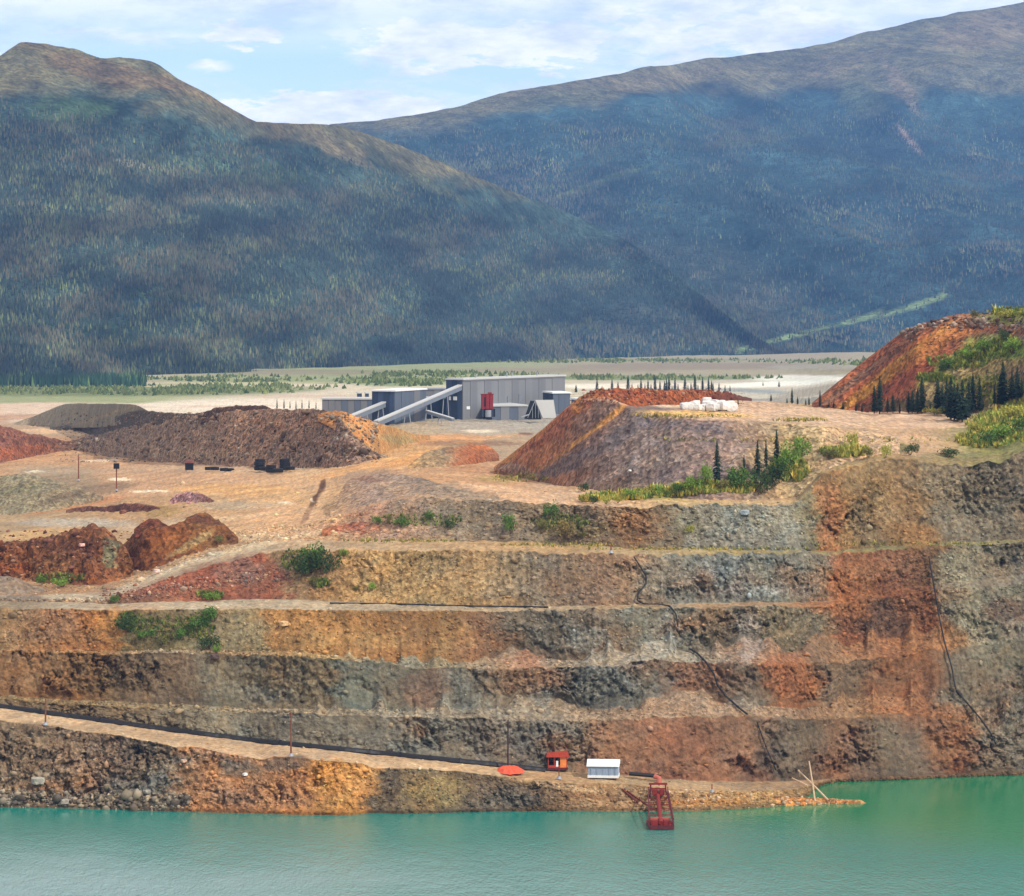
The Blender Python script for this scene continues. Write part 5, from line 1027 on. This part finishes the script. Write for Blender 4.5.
# ------------------------------------------------------------------ bushes
BM = {k: plain('bush_leaves_'+k, h, .85, .4, 2.0, vary_obj=.15) for k, h in dict(dark='#34491f', mid='#4c6a26', light='#6e8a30', yellow='#a09a40', olive='#6a6634', brown='#7c6a3c').items()}
M_STEM = plain('bush_stems', '#5a4a34', .9, .2, 3)
def bush_mesh(seed, n=620):
    r = random.Random(seed); lobes = [(r.uniform(-.6, .6), r.uniform(-.5, .5), r.uniform(.3, .7), r.uniform(.28, .5)) for _ in range(9)]
    V, Fc = [], []
    for _ in range(n):
        cx, cy, cz, R = r.choice(lobes)
        d = Vector((r.gauss(0, 1), r.gauss(0, 1), r.gauss(0, 1))).normalized()*R*r.random()**.35
        p = Vector((cx, cy, cz))+d
        if p.z < .02: p.z = r.uniform(0, .2)
        a = Vector((r.gauss(0, 1), r.gauss(0, 1), r.gauss(0, .7))).normalized(); b = a.cross(Vector((r.gauss(0, 1), r.gauss(0, 1), r.gauss(0, 1)))).normalized()
        s = r.uniform(.04, .1); i = len(V)
        V += [tuple(p-a*s), tuple(p-b*s*.5), tuple(p+a*s), tuple(p+b*s*.5)]; Fc.append((i, i+1, i+2, i+3))
    me = bpy.data.meshes.new('foliage'); me.from_pydata(V, [], Fc); return me
BUSH = [bush_mesh(40+i) for i in range(6)]
def stem_me():
    m = MB()
    for i in range(7):
        a = i*.9; m.tube([(math.cos(a)*.08, math.sin(a)*.08, -.1), (math.cos(a)*.5, math.sin(a)*.4, .6)], .022, 4, .008)
    o = m.build('stems', M_STEM); me = o.data; bpy.data.objects.remove(o); return me
STEMS = stem_me()
def bush(px, base, w_, h, kind, label, group, dx=0):
    p = onground(px, base); sx = w_/F*p.y/1.75; sz = h/F*p.y/1.0
    o = empty('bush', p, label, 'bush', group, rz=random.uniform(0, 6.28)); o.scale = (sx, sx, sz)
    f = link('foliage', random.choice(BUSH), None, o)
    if not f.data.materials: f.data.materials.append(BM['mid'])
    f.material_slots[0].link = 'OBJECT'; f.material_slots[0].material = BM[kind]
    link('stems', STEMS, None, o); return o
GB = 'bushes on the upper bench'; GW = 'bushes on the pit wall'; GT = 'bushes on the right terrace'; GH = 'bushes on the streaked hill'
BL = [(303,574,30,22,'dark','big dark green bush at the head of the ramp road, left half of the clump',GW),(326,571,30,24,'dark','big dark green bush at the head of the ramp road, right half of the clump',GW),(314,560,26,18,'mid','lighter green bush top behind the dark clump on the ramp road',GW),(313,586,14,10,'olive','low olive shrub hanging below the big dark bush clump',GW),(344,556,10,8,'light','small bright bush just right of the dark clump on the ramp road',GW),(372,590,10,9,'light','small leafy bush on the ochre face below the middle road',GW),(356,591,8,6,'olive','tiny olive bush on the ochre face left of the leafy one',GW),
 (378,524,12,9,'mid','leftmost small bush on the grey slope above the middle road',GW),(401,526,16,10,'mid','second bush from the left on the grey slope above the middle road',GW),(388,522,10,7,'olive','olive shrub between the two leftmost bushes of the grey slope',GW),(430,519,12,10,'mid','small bush near the top of the grey slope, third from the left',GW),(448,529,15,11,'dark','dark bush low on the grey slope, left of the round green bush',GW),(511,532,18,21,'mid','tall round green bush standing alone on the grey slope',GW),(549,519,17,18,'mid','upright green bush touching the crest of the grey slope',GW),(545,531,14,12,'olive','olive bush directly below the upright green bush',GW),(566,536,22,18,'brown','brownish olive bush low on the slope right of the green ones',GW),(581,538,10,8,'olive','small olive tuft at the right foot of the brownish bush',GW),(690,532,12,8,'yellow','small yellow tussock bush on the upper rock face',GW),
 (584,491,13,9,'dark','small dark bush at the foot of the big purple dump',GB),(593,503,10,9,'dark','small dark bush on the lip of the upper bench',GB),(606,503,16,8,'yellow','yellow bush on the bench lip right of the small dark bush',GB),(618,502,14,8,'yellow','second yellow bush along the bench lip',GB),(631,499,18,11,'light','bright green bush between yellow ones along the bench lip',GB),(645,497,14,9,'yellow','yellow bush between the bright green bush and the pale shrubs',GB),(660,496,18,14,'light','wide light green bush near the middle of the bench hedge',GB),(678,494,16,13,'mid','mid green bush right of the wide light one in the bench hedge',GB),(693,491,20,16,'light','light green bush just left of the lone dark spruce',GB),(706,487,16,26,'light','tall pale bush leaning against the lone dark spruce',GB),(722,489,16,10,'olive','low olive bush at the foot of the lone dark spruce',GB),(731,487,24,20,'mid','full green bush right of the lone dark spruce',GB),(743,489,24,24,'mid','full green bush around the short half hidden spruce',GB),(760,492,28,26,'dark','darkest dense bush under the thick spruce',GB),(773,484,28,24,'dark','dense dark bush under the highest spruce, left side',GB),(782,474,24,20,'mid','green bush right below the highest spruce',GB),(790,464,26,24,'light','bright green bush right of the highest spruce',GB),(800,455,26,20,'light','uppermost bright green bush at the right end of the bench hedge',GB),
 (829,458,18,11,'olive','olive bush at the top of the rock shoulder',GT),(852,446,15,16,'yellow','yellow bush standing on the pale ramp above the rock shoulder',GT),(868,456,16,9,'olive','low olive bush at the edge of the ramp between two yellow bushes',GT),(885,457,13,15,'yellow','upright yellow bush on the crest of the rust coloured face',GT),(910,454,18,11,'dark','round dark green bush on the pale ramp',GT),(948,456,26,9,'dark','wide low dark bush under the terrace edge',GT),(985,444,28,16,'mid','green bush left end of the thick growth at the right edge',GT),(1003,440,30,18,'light','bright bush in the middle of the thick growth at the right edge',GT),(1020,433,28,20,'mid','green bush cut by the right edge of the view',GT),(975,432,18,11,'yellow','pale yellow bush behind the thick growth at the right edge',GT),(1012,418,30,14,'yellow','yellow bush above the thick growth at the right edge',GT),(936,414,26,7,'yellow','low yellow green bush before the spruce row',GT),
 (1004,340,16,12,'dark','dark green bush high on the grassy hill front',GH),(985,350,22,12,'light','light green bush left of the dark one on the hill front',GH),(965,358,20,10,'light','light bush on the slanting green strip of the hill',GH),(948,366,18,8,'mid','green bush midway down the slanting green strip of the hill',GH),(1012,352,22,14,'light','light green bush right below the dark bush of the hill',GH),(975,318,12,9,'olive','small bush standing on the skyline crest of the streaked hill',GH),(1008,317,24,8,'yellow','yellow bush on the hilltop at the right',GH),(944,372,12,10,'dark','small dark bush at the lower end of the slanting green strip',GH),
 (127,630,24,16,'dark','dark bush at the left end of the green patch under the middle road',GW),(145,640,22,12,'mid','low green bush beside the dark bush of the green patch',GW),(163,643,20,10,'olive','olive bush in the middle of the green patch',GW),(180,638,20,12,'mid','green bush right of the olive one in the green patch',GW),(198,630,22,16,'mid','tall green bush in the right half of the green patch',GW),(214,620,24,14,'mid','green bush at the top right of the green patch',GW),(208,648,24,15,'dark','dark bush at the bottom right of the green patch',GW),(217,652,10,8,'light','small bright bush at the lowest right tip of the green patch',GW),(115,603,12,9,'mid','small bush on the left end of the middle road',GW),(212,600,18,9,'light','bright bush between the middle road and the red rubble slope',GW),(62,586,24,9,'light','bright green bush on the grassy strip below the rust rubble',GW),(42,584,12,8,'mid','small green bush at the left end of the grassy strip',GW),(220,542,14,7,'olive','low olive bush at the foot of the rusty earth heap',GW)]
random.seed(5)
for (x, b, w_, h, k, lab, grp) in BL: bush(x, b, w_, h, k, lab, grp)
print('bushes', round(time.time()-T0, 1))

# ------------------------------------------------------------------ pipes and hoses
M_PIPE = plain('black_pipe', '#1e1c1c', .55, .2, .5)
def ground_tube(name, label, cat, path, r, mat=M_PIPE, lift=0., n=60, front=.0):
    a = np.array(path, float); s = np.linspace(0, len(a)-1, n); px = np.interp(s, range(len(a)), a[:, 0]); py = np.interp(s, range(len(a)), a[:, 1])
    pts = [onground(x, y) for x, y in zip(px, py)]
    Ys = np.array([p.y for p in pts]); Ys2 = np.convolve(np.pad(Ys, 1, mode='edge'), [.25, .5, .25], 'valid'); Ys2 = np.minimum(Ys, Ys2)-front
    pts = [P(x, y, q)+Vector((0, 0, lift)) for x, y, q in zip(px, py, Ys2)]
    o = MB().tube(pts, r, 6).build(name, mat); setp(o, label, cat)
    for k in range(5, n-2, 9):
        d = (pts[k+1]-pts[k]).normalized(); MB().tube([pts[k]-d*.3, pts[k]+d*.3], r*1.25, 6).build('coupling', mat, o)
    return o
a = [(x, float(ctl(LINES[1][0], np.array([x]))[0])+1.5) for x in range(-70, 546, 5)]
pts = [gpit(x, y) for x, y in a]
pts = [P(x, y+1.5, p.y-.3)+Vector((0, 0, .1)) for (x, y), p in zip(a, pts)]
pl = MB().tube([p+Vector((0, 0, .35)) for p in pts], .72, 8).build('pipeline', M_PIPE); setp(pl, 'long black pipeline lying along the inner side of the lowest haul road', 'pipeline')
for k in range(4, len(pts)-2, 6):
    d = (pts[k+1]-pts[k]).normalized(); up = Vector((0, 0, .35)); MB().tube([pts[k]-d*.2+up, pts[k]+d*.2+up], .88, 8).build('flange', M_PIPE, pl)
ground_tube('hose', 'long dark hose running down the right side of the pit wall past the rusty chute', 'hose', [(929,556),(933,580),(938,610),(944,640),(952,668),(956,690),(968,704),(980,718),(990,732),(996,744)], .19, front=.8)
ground_tube('hose', 'dark hose curving down the two lower faces right of the middle', 'hose', [(689,648),(697,653),(706,662),(714,674),(718,686),(726,696),(738,707),(747,714)], .21, front=.8)
ground_tube('hose', 'short dark hose on the upper middle face bent like a hook', 'hose', [(634,557),(640,566),(646,576),(646,584),(638,594),(637,600),(644,604),(660,604),(670,606),(676,614),(678,627)], .17, front=.7)
ground_tube('hose', 'thin dark hose on the lowest face near the end of the spit road', 'hose', [(757,722),(762,736),(768,752),(776,770)], .14, front=.6)
ground_tube('pipe', 'thin dark pipe lying along the edge of the middle road', 'pipe', [(330,603),(400,604),(470,606),(520,606.5),(548,607)], .2, front=.2, n=30)

# ------------------------------------------------------------------ poles
M_WOOD = plain('rusty_pole', '#7a4630', .8, .2, 2); M_PALEWOOD = plain('bleached_wood', '#c8a888', .8, .15, 3)
def pole(px, top, base, label, r=.16, head=None, mat=None, name='utility_pole', cat='pole', arm=True):
    p = onground(px, base); h = (base-top)/F*p.y; o = empty(name, p, label, cat, 'poles')
    MB().tube([(0, 0, -.6), (0, 0, h)], r*1.15, 8, r*.8).build('shaft', mat or M_WOOD, o)
    if arm: MB().box(-.5, .5, -.08, .08, h-.55, h-.4).build('cross_arm', mat or M_WOOD, o)
    if head: MB().box(-head, head, -head, head, h-head, h+head).box(-head*.7, head*.7, -head*1.3, -head, h-head*.6, h+head*.6).build('lamp_box', M_BLACK, o)
    MB().add(*mound(.6, .35)).build('footing', M_STEEL, o)
    return o
def mound(R, H, n=8):
    v = [(math.cos(i*6.283/n)*R, math.sin(i*6.283/n)*R, -.2) for i in range(n)]+[(math.cos(i*6.283/n)*R*.5, math.sin(i*6.283/n)*R*.5, H) for i in range(n)]
    return v, [(i, (i+1) % n, n+(i+1) % n, n+i) for i in range(n)]+[tuple(range(n, 2*n))]
pole(45.5, 699, 724, 'rusty pole on the lowest haul road near the left edge', .17, arm=False)
pole(291, 712, 755, 'tall rusty pole on the lowest haul road above the orange bank', .17)
pole(508, 720, 768, 'tall dark pole rising from the orange red tarp', .17, mat=plain('dark_pole', '#3c2c2a', .8))
pole(78.5, 455, 480, 'thin brown pole on the plateau at the left', .22, arm=False)
pole(116.5, 466, 490, 'thin pole with a dark box on top, on the plateau at the left', .2, head=.85, arm=False)
pole(519, 532, 0, 'x', .2) if False else None
pole(712, 784, 791, 'short stake on the sandy beach right of the pump barge', .12, arm=False, name='stake', cat='stake')
pole(559, 770, 778, 'short stake at the road edge below the red pump shed', .12, arm=False, name='stake', cat='stake')
pole(611, 543, 552, 'short dark stake on the edge of the upper road', .16, arm=False, name='stake', cat='stake')

# orange-red tarp heap round the pole
def tarp():
    p = onground(510, 770); r = random.Random(4); V = [(0, 0, .9)]; n = 28
    for k, (R, h) in enumerate(((.35, .75), (.7, .45), (1, .05))):
        for i in range(n):
            a = 6.283*i/n; q = R*r.uniform(.9, 1.1); V.append((math.cos(a)*2.9*q, math.sin(a)*5.0*q, h+r.uniform(-.12, .12) if k < 2 else -.25))
    Fc = [(0, 1+i, 1+(i+1) % n) for i in range(n)]
    for k in range(2):
        for i in range(n): a, b = 1+k*n+i, 1+k*n+(i+1) % n; Fc.append((a, a+n, b+n, b))
    me = bpy.data.meshes.new('tarp'); me.from_pydata(V, [], Fc)
    o = link('tarp_heap', me, plain('orange_tarp', '#dc5636', .6, .1, 2), None, p); setp(o, 'bright orange red tarp heaped round the foot of the dark pole', 'tarp')
tarp()

# red pump shed
def pump_shed():
    Yc = onground(557, 771).y; s = Yc/F; o = empty('pump_shed', P(557.5, 770, Yc), 'small orange red pump shed with dark open front beside the lowest road', 'shed', rz=.06)
    w, d, h = 19*s, 13*s, 13*s
    R = plain('orange_red_paint', '#a43c26', .55, .12, 1)
    MB().box(-w/2-.2, w/2+.2, -.15, d, 0, .5).build('base', plain('dark_red_paint', '#5c1c1c', .6), o)
    MB().box(-w/2, w/2, d-.15, d, .5, h).build('rear_wall', R, o); MB().box(-w/2, -w/2+.15, 0, d-.15, .5, h).build('side_wall', R, o); MB().box(w/2-.15, w/2, 0, d-.15, .5, h).build('side_wall', R, o)
    MB().box(w*.14, w/2-.15, 0, .15, .5, h).build('door', plain('orange_door', '#d87c3c', .6), o)
    MB().box(-w/2+.15, w*.14, 0, .12, .5, 1.0).build('sill', R, o); MB().box(-w*.19, -w*.15, 0, .12, 1.0, h).build('post', R, o)
    MB().box(-w*.45, w*.1, d*.4, d*.7, .5, h*.55).build('pump', M_BLACK, o)
    MB().box(-w*.08, w*.04, -.05, .5, .7, 1.9).build('control_box', M_WHITE, o)
    MB().prism([(-w/2-.4, h), (-w/2-.2, h+.7), (w/2+.2, h+.95), (w/2+.5, h)], -.5, d+.4).build('roof', R, o)
pump_shed()
# white container shed with gable roof
def white_shed():
    Yc = onground(603, 779).y; s = Yc/F; o = empty('white_shed', P(603, 777, Yc), 'white gabled metal shed with ribbed walls standing by the lake road', 'shed', rz=-.10)
    w, d, h, rh = 30*s, 4.2, 11.5*s, 1.0
    G = plain('white_sheet', '#8f9bab', .5, .06, 1); nb = 12
    cache = None
    for i in range(nb):
        x = -w/2+i*w/nb
        if cache is None: q = MB().box(0, w/nb-.03, 0, .1, .35, h).build('wall_panel', G, o, (x, -.04*(i % 2), 0)); cache = q.data
        else: link('wall_panel', cache, None, o, (x, -.04*(i % 2), 0))
    MB().box(-w/2-.1, w/2+.1, -.1, d, -.2, .35).build('skid', M_WHITE, o)
    for sx in (-1, 1):
        x = sx*w/2
        MB().add([(x, 0, .35), (x, d, .35), (x, d, h), (x, d/2, h+rh), (x, 0, h), (x-sx*.1, 0, .35), (x-sx*.1, d, .35), (x-sx*.1, d, h), (x-sx*.1, d/2, h+rh), (x-sx*.1, 0, h)],
                 [(0,1,2,3,4),(9,8,7,6,5),(0,5,6,1),(1,6,7,2),(2,7,8,3),(3,8,9,4),(4,9,5,0)]).build('end_wall', plain('pale_blue_sheet', '#a8b4c4', .5), o)
    MB().box(-w/2, w/2, d-.1, d, .35, h).build('rear_wall', G, o)
    for sy in (0, 1):
        y0, y1 = (-.35, d/2) if sy == 0 else (d+.35, d/2)
        MB().add([(-w/2-.3, y0, h-.12), (w/2+.3, y0, h-.12), (w/2+.3, y1, h+rh+.06), (-w/2-.3, y1, h+rh+.06), (-w/2-.3, y0, h-.22), (w/2+.3, y0, h-.22), (w/2+.3, y1, h+rh-.06), (-w/2-.3, y1, h+rh-.06)],
                 [(0,1,2,3),(7,6,5,4),(0,4,5,1),(1,5,6,2),(2,6,7,3),(3,7,4,0)]).build('roof_slope', M_WHITE, o)
    for i in range(5): MB().box(-w/2+(i+.5)*w/5-.04, -w/2+(i+.5)*w/5+.04, -.14, -.05, .35, h).build('rib', G, o)
white_shed()

# floating pump barge with ramp
def barge():
    Yw = HC*F/(830-YH); s = Yw/F; o = empty('pump_barge', (P(661.5, 830, Yw).x, Yw, 0), 'red steel pump barge with dark railed ramp reaching from the lake to the shore', 'barge', rz=.03)
    R = plain('barge_red', '#7c241c', .6, .25, 1.5); DR = plain('barge_dark_red', '#5a2020', .6, .3, 1.5); PK = plain('faded_red', '#b0604e', .6, .2, 1.5)
    w = 25*s
    for x in (-1, 1): MB().tube([(x*w*.38, -.2, .1), (x*w*.38, 9.0, .1)], .55, 10).build('pontoon', DR, o)
    MB().box(-w/2, w/2, 0, 8.6, .45, .7).build('deck', R, o)
    MB().box(-w/2, w/2, -.15, 0, .1, .95).build('bumper', DR, o)
    for x in (-1, 1): MB().box(x*w*.25-.7, x*w*.25+.7, 1.2, 2.9, .7, 1.7).build('pump', R, o)
    MB().box(-1.9, 1.9, 3.6, 3.9, .7, 2.0).build('cross_beam', PK, o)
    MB().tube([(-.0, 1.0, 1.2), (0, 3.0, 1.7)], .5, 10).build('motor', R, o)
    end = Vector((1.4, 30.0, 2.9))
    st = Vector((0, 2.5, 1.3))
    MB().tube([st, st+(end-st)*.5, end], .42, 10).build('discharge_pipe', R, o)
    # side trusses: a tall gantry frame leaning to the shore
    for x in (-1, 1):
        b0 = Vector((x*w*.49, .3, .7)); b1 = Vector((x*w*.40+1.5, 30, 2.5)); up = Vector((0, 0, 1.7))
        MB().bar(b0, b1, .26).build('ramp_beam', DR, o)
        MB().bar(b0+Vector((0, 0, 1.5)), b1+up, .17).build('hand_rail', DR, o)
        for k in range(9):
            q = b0.lerp(b1, k/8); MB().bar(q, q+Vector((0, 0, 1.6)), .13).build('rail_post', DR, o)
    for k in range(8):
        t = .12+k*.11; a = Vector((-w*.46+1.6*t, .3+29.7*t, .8+1.8*t)); b = Vector((w*.46+1.3*t, a.y, a.z))
        MB().bar(a, b, .22 if k % 2 else .34, .14).build('tread', PK if k in (3, 6) else R, o)
    for x in (-1, 1): MB().bar((x*1.8+1.5, 29.5, 1.5), (x*1.5+1.5, 29.8, 5.0), .28).build('gantry_post', DR, o)
    MB().bar((-.4, 29.8, 4.9), (3.4, 29.8, 4.9), .4).build('gantry_beam', R, o); MB().bar((-.1, 29.8, 3.9), (3.1, 29.8, 3.9), .3).build('gantry_beam', R, o)
    for x in (.7, 2.2): MB().box(x-.5, x+.5, 28.0, 29.0, 2.8, 3.9).build('winch', R, o)
    # pier pipe up the bank and along to the left
    e = o.location
    g1 = onground(664, 783)
    def loc(p): return Vector(p)-Vector(e)
    top = P(664.5, 778, g1.y)
    MB().tube([loc(Vector((e.x+1.4, e.y+30, 2.9))), loc(P(663.5, 792, e.y+31.5)), loc(P(664, 784, g1.y-.5))], .3, 8).build('riser_pipe', M_PIPE, o)
    MB().tube([loc(P(664.2, 786, g1.y-.5)), loc(P(664.5, 778, g1.y)), loc(P(660, 776.5, g1.y+.5))], .55, 10).build('elbow', PK, o)
barge()
pp = [(629,773.5),(640,774.5),(652,775.5),(661,777)]
g1 = onground(661, 780)
o = MB().tube([P(x, y, g1.y+.4) for x, y in pp], .42, 8).build('shore_pipe', M_PIPE); setp(o, 'short thick black pipe lying behind the head of the barge ramp', 'pipe')
g2 = onground(645, 800)
for i, (a_, b_, lab) in enumerate((((627, 791), (647, 805), 'upper of two rusty mooring struts left of the barge'), ((622, 789), (642, 806), 'lower of two rusty mooring struts left of the barge'))):
    ga = onground(*a_); o = MB().bar(P(a_[0], a_[1], ga.y-.3), P(b_[0], b_[1], g2.y-1.5), .3).build('mooring_strut', plain('rust_steel', '#6c3426', .8, .2, 2)); setp(o, lab, 'strut', 'mooring struts')
# poles of driftwood leaned together on the spit
def drift(a, b, Ya, Yb, r, lab):
    o = MB().tube([P(*a, Ya), (P(*a, Ya)+P(*b, Yb))/2+Vector((.05, 0, .05)), P(*b, Yb)], r, 7, r*.7).build('driftwood_pole', M_PALEWOOD); setp(o, lab, 'wooden pole', 'leaning wooden poles on the spit')
Yd1 = onground(815, 801).y
drift((815, 801.5), (809, 761), Yd1, Yd1+1.5, .2, 'upright pale wooden pole on the gravel spit, crossed by another')
drift((828, 800), (798, 770), Yd1+.5, Yd1+3, .2, 'slanting pale wooden pole leaning across the upright one on the spit')
drift((808, 786), (792, 778), Yd1+6, Yd1+9, .17, 'short low wooden pole lying behind the crossed poles')
drift((799, 770), (800, 777), Yd1+3, Yd1+5, .1, 'thin short stick hanging from the end of the slanting pole')

# ------------------------------------------------------------------ yard clutter
def tyre_mesh():
    V, Fc = [], []; n, prof = 24, [(1.0, -.28), (1.0, .28), (.85, .36), (.5, .30), (.5, -.30), (.85, -.36)]
    for i in range(n):
        a = 6.283*i/n
        for (r, z) in prof:
            rr = r*(.96 if (i % 2 and r == 1.0) else 1); V.append((math.cos(a)*rr, math.sin(a)*rr, z))
    m = len(prof)
    for i in range(n):
        for k in range(m): Fc.append((i*m+k, ((i+1) % n)*m+k, ((i+1) % n)*m+(k+1) % m, i*m+(k+1) % m))
    me = bpy.data.meshes.new('tyre'); me.from_pydata(V, [], Fc); me.materials.append(M_BLACK); return me
TY = tyre_mesh()
def tyre(px, base, r, label, lvl=0, tilt=0):
    p = onground(px, base); o = link('haul_truck_tyre', TY, None, None, p+Vector((0, 0, .36*r+lvl*.74*r))); o.scale = (r, r, r); o.rotation_euler = (tilt, tilt*.4, random.uniform(0, 3))
    setp(o, label, 'tyre', 'big black tyres on the plateau')
for (x, b, r, lab, lv) in ((259.5, 470, 1.75, 'bottom tyre of the left stack in the right hand tyre cluster', 0), (259.5, 470, 1.75, 'middle tyre of the left stack in the right hand tyre cluster', 1), (264, 470.5, 1.6, 'tyre beside the left stack of the right hand tyre cluster', 0), (260, 470, 1.6, 'top tyre of the left stack in the right hand tyre cluster', 2),
    (271, 472.5, 1.7, 'bottom tyre of the front stack in the right hand tyre cluster', 0), (278, 472.5, 1.7, 'front right tyre lying nearest in the right hand tyre cluster', 0), (271, 472.5, 1.6, 'upper tyre of the front stack in the right hand tyre cluster', 1),
    (285, 470, 1.8, 'bottom tyre of the right stack in the right hand tyre cluster', 0), (285, 470, 1.7, 'middle tyre of the right stack in the right hand tyre cluster', 1), (290, 470, 1.5, 'outermost right tyre of the right hand tyre cluster', 0), (284.5, 470, 1.6, 'top tyre of the right stack in the right hand tyre cluster', 2),
    (209, 470, 1.4, 'left tyre lying in the left pair beside the dark skid hut', 0), (215, 470, 1.4, 'right tyre lying in the left pair beside the dark skid hut', 0), (224, 471, 1.4, 'left tyre lying in the middle pair', 0), (230, 471.5, 1.4, 'right tyre lying in the middle pair', 0)):
    tyre(x, b, r, lab, lv, random.uniform(-.08, .08))
def skid():
    p = onground(189, 470); o = empty('skid_hut', p, 'small black skid hut with reddish brown roof in front of the brown mound', 'hut')
    MB().box(-1.3, 1.3, 0, 2.2, 0, 2.3).build('body', M_BLACK, o); MB().prism([(-1.5, 2.3), (-.9, 3.2), (.9, 3.2), (1.5, 2.3)], -.2, 2.4).build('roof', plain('brown_roof', '#7c4c44', .7), o)
    MB().box(-.4, .5, -.06, 0, .1, 1.8).build('door', M_SHADOW, o); MB().box(-1.2, -1.0, -.3, 2.5, -.3, 0).build('runner', M_STEEL, o); MB().box(1.0, 1.2, -.3, 2.5, -.3, 0).build('runner', M_STEEL, o)
skid()
# white bulk bags on the dump top
def bag_mesh(seed):
    bm = bmesh.new(); bmesh.ops.create_cube(bm, size=2); bmesh.ops.subdivide_edges(bm, edges=bm.edges[:], cuts=3, use_grid_fill=True); r = random.Random(seed)
    for v in bm.verts:
        d = v.co.normalized(); v.co = v.co.lerp(d*1.25, .45)+Vector((r.uniform(-.07, .07), r.uniform(-.07, .07), r.uniform(-.07, .07))); v.co.z = v.co.z*.8+.8
    me = bpy.data.meshes.new('bag'); bm.to_mesh(me); bm.free(); me.materials.append(plain('white_bag', '#cfccc6', .7, .06, 1)); return me
BAGS = [bag_mesh(i) for i in range(3)]
random.seed(9)
SPOTS = [(684, 408, .8), (688.5, 409, 1.0), (693, 409.5, 1.1), (698, 410, .95), (703, 410.5, 1.1), (708, 410, 1.25), (713, 410.5, 1.3), (718.5, 410, 1.1), (724, 410, 1.2), (729.5, 410.5, 1.35), (733.5, 410, 1.0), (696, 406.5, 1.0), (707, 406, 1.2), (715, 406, 1.2), (722, 406.5, 1.0)]
SPOTS.sort()
for i, (x, b, r) in enumerate(SPOTS):
    p = onground(x, b); o = link('bulk_bag', random.choice(BAGS), None, None, p-Vector((0, 0, .1))); o.scale = (r, r*1.1, r*random.uniform(.9, 1.25)); o.rotation_euler = (random.uniform(-.15, .15), random.uniform(-.15, .15), random.uniform(0, 3))
    setp(o, 'white bulk bag, %s from the left in the heap on the sandy dump top' % ORD[i], 'bag', 'white bulk bags on the dump top')
for x, b, lab in ((686, 407, 'dark drum at the left end of the white bag heap'), (705, 411, 'dark drum in front of the middle of the white bag heap'), (720, 411, 'left dark drum before the right half of the white bag heap'), (725, 411, 'right dark drum before the right half of the white bag heap')):
    p = onground(x, b); o = MB().tube([(0, 0, 0), (0, 0, .15), (0, 0, 1.0), (0, 0, 1.1)], .6, 12).tube([(0, 0, .4), (0, 0, .48)], .64, 12).build('drum', M_BLACK, None, p); setp(o, lab, 'drum', 'drums by the white bags')
# single pale boulders that stand out
def boulder(px, base, size, hexc, label, seed):
    bm = bmesh.new(); bmesh.ops.create_icosphere(bm, subdivisions=2, radius=1); r = random.Random(seed)
    for v in bm.verts:
        n = v.co.normalized(); q = max(abs(n.x)*1.05, abs(n.y), abs(n.z)*1.25, .55); v.co = n*(.8/q+.12)*r.uniform(.88, 1.1); v.co.z *= .75
    me = bpy.data.meshes.new('boulder'); bm.to_mesh(me); bm.free(); p = onground(px, base); s = size/F*p.y/2
    o = link('boulder', me, plain('boulder_'+hexc[1:], hexc, .9, .25, 1.5, bump=.1), None, p-Vector((0, s*.3, -s*.35))); o.scale = (s, s, s); o.rotation_euler = (0, 0, r.uniform(0, 6)); setp(o, label, 'boulder', 'single boulders')
boulder(284, 625, 9, '#c8a070', 'pale tan boulder stuck in the ochre face under the middle road', 1)
boulder(38, 783, 13, '#9c9484', 'large pale grey boulder near the left shoreline', 2)
boulder(147, 793, 8, '#8c8478', 'grey boulder in the rock above the left shoreline', 3)
boulder(184, 762, 6, '#c09880', 'pinkish boulder high on the bank left of the orange patch', 4)
boulder(245, 775, 5, '#dcd4c8', 'small white boulder on the dark soil above the orange bank', 5)
boulder(65, 803, 9, '#94887a', 'grey brown boulder right at the left shoreline', 6)
boulder(215, 658, 10, '#5c4840', 'dark boulder lying under the green patch', 7)
boulder(157, 572, 6, '#dcb8b0', 'pale pink boulder beside the ramp road under the rusty heap', 8)
boulder(82, 546, 6, '#e0a898', 'light pink boulder on the rust brown rubble heap', 9)
boulder(745, 514, 9, '#8c9292', 'pale grey block in the upper grey rock face', 10)
boulder(630, 471, 3, '#e8e4dc', 'small white stone on the purple flank of the dump', 11)
boulder(123, 513, 7, '#7c5040', 'reddish brown boulder on the grey flat behind the rusty heaps', 12)
print('things', round(time.time()-T0, 1))

# ------------------------------------------------------------------ haze in the air
def haze():
    m = bpy.data.materials.new('haze'); m.use_nodes = True; nt = m.node_tree; nt.nodes.clear()
    out = nt.nodes.new('ShaderNodeOutputMaterial'); v = nt.nodes.new('ShaderNodeVolumePrincipled')
    v.inputs['Color'].default_value = (.25, .50, 1.0, 1); v.inputs['Density'].default_value = 4.3e-5; v.inputs['Anisotropy'].default_value = 0.0
    nt.links.new(v.outputs[0], out.inputs['Volume'])
    o = MB().box(-14000, 14000, -1200, 14000, -13, 1650).build('haze', m); setp(o, kind='stuff', label='thin blue summer haze in the valley air')
haze()
print('done', round(time.time()-T0, 1))
